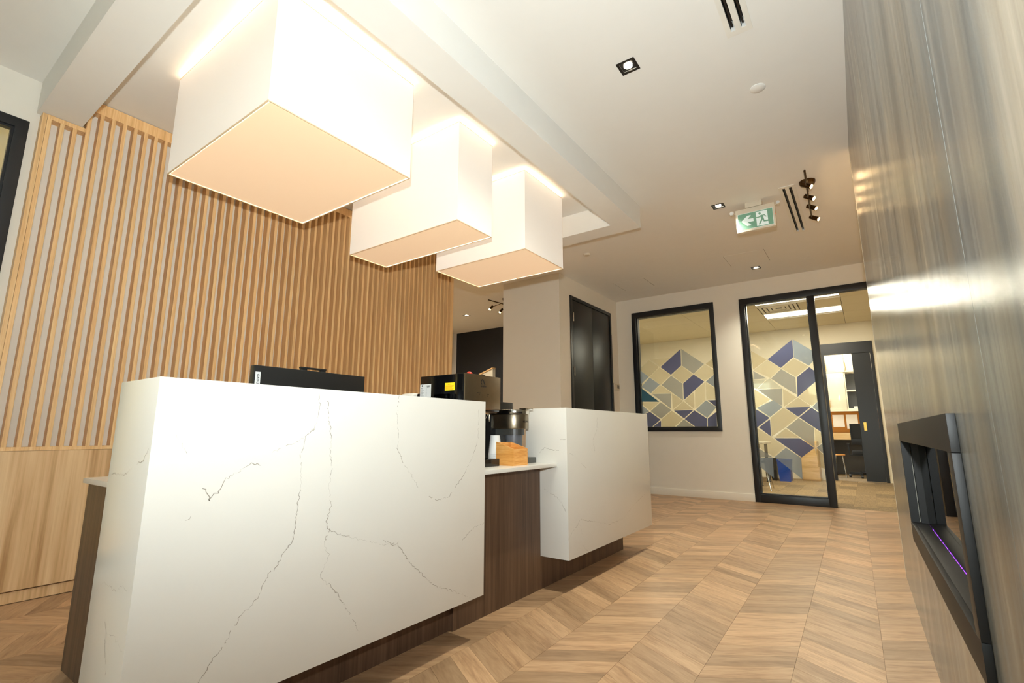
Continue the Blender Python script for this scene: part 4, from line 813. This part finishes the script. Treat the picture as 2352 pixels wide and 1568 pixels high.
for x, y in ((-1.59, 9.70), (-1.59, 10.52), (-2.52, 9.70), (-2.52, 10.52)):
    lg_ = part('leg', MB().cyl((x, y, 0.012), (x, y, 0.71), 0.028, n=16), M['tumbler'], t); part('foot', MB().cyl((x, y, 0), (x, y, 0.012), 0.04, n=16), M['blackp'], lg_)
# workroom through the far door
for i, (x0, x1, z0, z1, lab) in enumerate(((-1.05, -0.625, 1.40, 2.22, None), (-0.62, -0.292, 1.40, 2.222, 'cream wall cabinet left of the glass fronted shelf'), (-0.62, -0.262, 2.226, 2.74, 'upper cream cabinet left through the far doorway'), (-0.258, 0.30, 2.226, 2.74, 'upper cream cabinet right through the far doorway'))):
    if lab is None: continue
    t = thing('wall_cabinet', lab, 'cabinet', ((x0+x1)/2, 13.25, z0), 'cream wall cabinets in the work room')
    part('body', MB().box(x0, x1, 13.12, 13.40, z0, z1), M['cab'], t); part('door', MB().box(x0+0.002, x1-0.002, 13.10, 13.119, z0+0.002, z1-0.002), M['cab'], t, bevel=0.001)
    part('handle', MB().box(x0+0.012, x0+0.02, 13.085, 13.10, z0+0.05 if z0 < 2 else z0+0.04, z0+0.22), M['gold'], t)
t = thing('shelf_unit', 'open grey shelf unit right of the cream wall cabinet', 'shelf', (-0.08, 13.27, 1.40))
part('shell', MB().grid_slab(1, 13.12, 13.39, (-0.289, 0.30, 1.40, 2.222), [(-0.265, 0.28, 1.43, 1.80), (-0.265, 0.28, 1.83, 2.21)]), M['cab'], t); part('back', MB().box(-0.265, 0.28, 13.385, 13.39, 1.43, 2.21), M['tumbler'], t)
single('card_box', 'small white box on the lower shelf of the grey unit', 'box', MB().box(-0.17, -0.09, 13.18, 13.26, 1.43, 1.475), M['white'], (-0.13, 13.22, 1.43))
single('wall_shelf', 'cream ledge under the wall cabinets', 'shelf', MB().box(-1.05, 0.30, 13.08, 13.40, 1.365, 1.398), M['cab'], (-0.4, 13.25, 1.365))
single('cork_board', 'brown cork board above the work room desk', 'board', MB().box(-1.0, 0.28, 13.386, 13.399, 0.905, 1.364), M['cork'], (-0.4, 13.39, 0.905))
for x0, x1, z0, z1, lab in ((-0.60, -0.385, 1.03, 1.298, 'white notice on the cork board, left one'), (-0.345, -0.135, 0.99, 1.30, 'white notice on the cork board, right one')):
    t_ = single('pinned_notice', lab, 'paper', MB().box(x0, x1, 13.382, 13.3845, z0, z1), M['paper'], ((x0+x1)/2, 13.383, z0), 'notices pinned on the cork board')
t = thing('work_desk', 'beech work desk with a deep front edge under the cork board', 'desk', (-0.4, 13.1, 0))
part('desktop', MB().box(-1.0, 0.30, 12.90, 13.38, 0.86, 0.90), M['deskwood'], t); part('fascia', MB().box(-1.0, 0.30, 12.885, 12.90, 0.755, 0.90), M['deskwood'], t)
part('side_panel', MB().box(-1.0, -0.97, 12.90, 13.38, 0, 0.86), M['deskwood'], t); part('side_panel', MB().box(0.27, 0.30, 12.90, 13.38, 0, 0.86), M['deskwood'], t)
t = thing('stool', 'wooden topped stool with thin chrome legs by the far doorway', 'stool', (-0.51, 12.42, 0))
part('seat', MB().cyl((-0.51, 12.42, 0.445), (-0.51, 12.42, 0.465), 0.10, n=24), M['bamboo'], t)
for x, y in ((-0.46, 12.36), (-0.57, 12.36), (-0.46, 12.48), (-0.57, 12.48)): part('leg', MB().cyl((x, y, 0.445), (x+(0.035 if x > -.51 else -.035), y+(-.03 if y < 12.4 else .03), 0), 0.007, n=8), M['chrome'], t)
t = thing('office_chair', 'black mesh office chair in the far doorway', 'chair', (-0.12, 12.5, 0))
part('back_frame', MB().grid_slab(1, 12.36, 12.385, (-0.28, 0.12, 0.66, 1.085), [(-0.262, 0.10, 0.78, 1.067)]), M['blackp'], t, bevel=0.003)
part('mesh', MB().box(-0.262, 0.10, 12.37, 12.373, 0.78, 1.067), M['mesh'], t)
part('seat', MB().box(-0.29, 0.14, 12.40, 12.84, 0.46, 0.54), M['mesh'], t, bevel=0.02)
part('spine', MB().box(-0.11, -0.05, 12.35, 12.42, 0.42, 0.70), M['blackp'], t)
for x in (-0.34, 0.18): part('armrest', MB().box(x-0.025, x+0.025, 12.42, 12.66, 0.665, 0.69).box(x-0.012, x+0.012, 12.50, 12.54, 0.46, 0.665).box(min(x, -0.08), max(x, -0.08), 12.50, 12.54, 0.44, 0.46), M['blackp'], t)
part('gas_lift', MB().cyl((-0.08, 12.6, 0.10), (-0.08, 12.6, 0.46), 0.025, n=12), M['blackp'], t)
bs = MB()
for k in range(5):
    a = math.radians(90+72*k+20); bs.prism([(-0.08+0.02*math.sin(a), 12.6-0.02*math.cos(a)), (-0.08+0.30*math.cos(a)+0.015*math.sin(a), 12.6+0.30*math.sin(a)-0.015*math.cos(a)), (-0.08+0.30*math.cos(a)-0.015*math.sin(a), 12.6+0.30*math.sin(a)+0.015*math.cos(a)), (-0.08-0.02*math.sin(a), 12.6+0.02*math.cos(a))], 2, 0.07, 0.105)
bse = part('base', bs, M['blackp'], t)
for k in range(5):
    a = math.radians(90+72*k+20); part('castor', MB().cyl((-0.08+0.29*math.cos(a)-.02, 12.6+0.29*math.sin(a), 0.032), (-0.08+0.29*math.cos(a)+.02, 12.6+0.29*math.sin(a), 0.032), 0.032, n=14), M['blackp'], bse)
# black dome lamp in the side room seen through the left window
t = thing('dome_lamp', 'black dome lamp seen through the window at the left edge', 'lamp', (-5.0, 0.30, H))
part('dome', MB().lathe((-5.0, 0.30, 2.63), [(0.15, 0), (0.148, 0.02), (0.10, 0.09), (0.03, 0.12), (0.01, 0.12)], 28), M['blackp'], t, smooth=40); part('cord', MB().cyl((-5.0, 0.30, 2.75), (-5.0, 0.30, H), 0.004, n=6), M['blackp'], t)

# trees outside the shop windows, mirrored in the office glass
for i, (x, y, h, lab) in enumerate(((-6.6, -14.0, 3.0, 'leafy tree outside, mirrored at the left of the office glass'), (-3.4, -15.5, 3.3, 'rounded tree outside, mirrored low in the office glass'), (0.4, -14.5, 3.1, 'bushy tree outside, mirrored at the right of the office glass'))):
    t = thing('tree', lab, 'tree', (x, y, -0.06), 'trees mirrored in the glass'); rg = random.Random(20+i); mb = MB()
    for k in range(70):
        u, v = rg.uniform(0, 6.28), rg.uniform(-1, 1); r = 1.7*math.sqrt(1-v*v)*rg.uniform(.6, 1); q = rg.uniform(.2, .42)
        mb.ball((x+r*math.cos(u), y+0.7*r*math.sin(u), h*0.52+v*h*0.46), q, q, q*.7, 7, 4)
    o = part('foliage', mb, M['leaf'], t); o['kind'] = 'stuff'; part('trunk', MB().cyl((x, y, -0.06), (x, y, h*.5), .12, .07, 10), M['joint'], t)
struct('ground', MB().box(-40, 40, -60, -8.2, -0.2, -0.06), M['grass'])
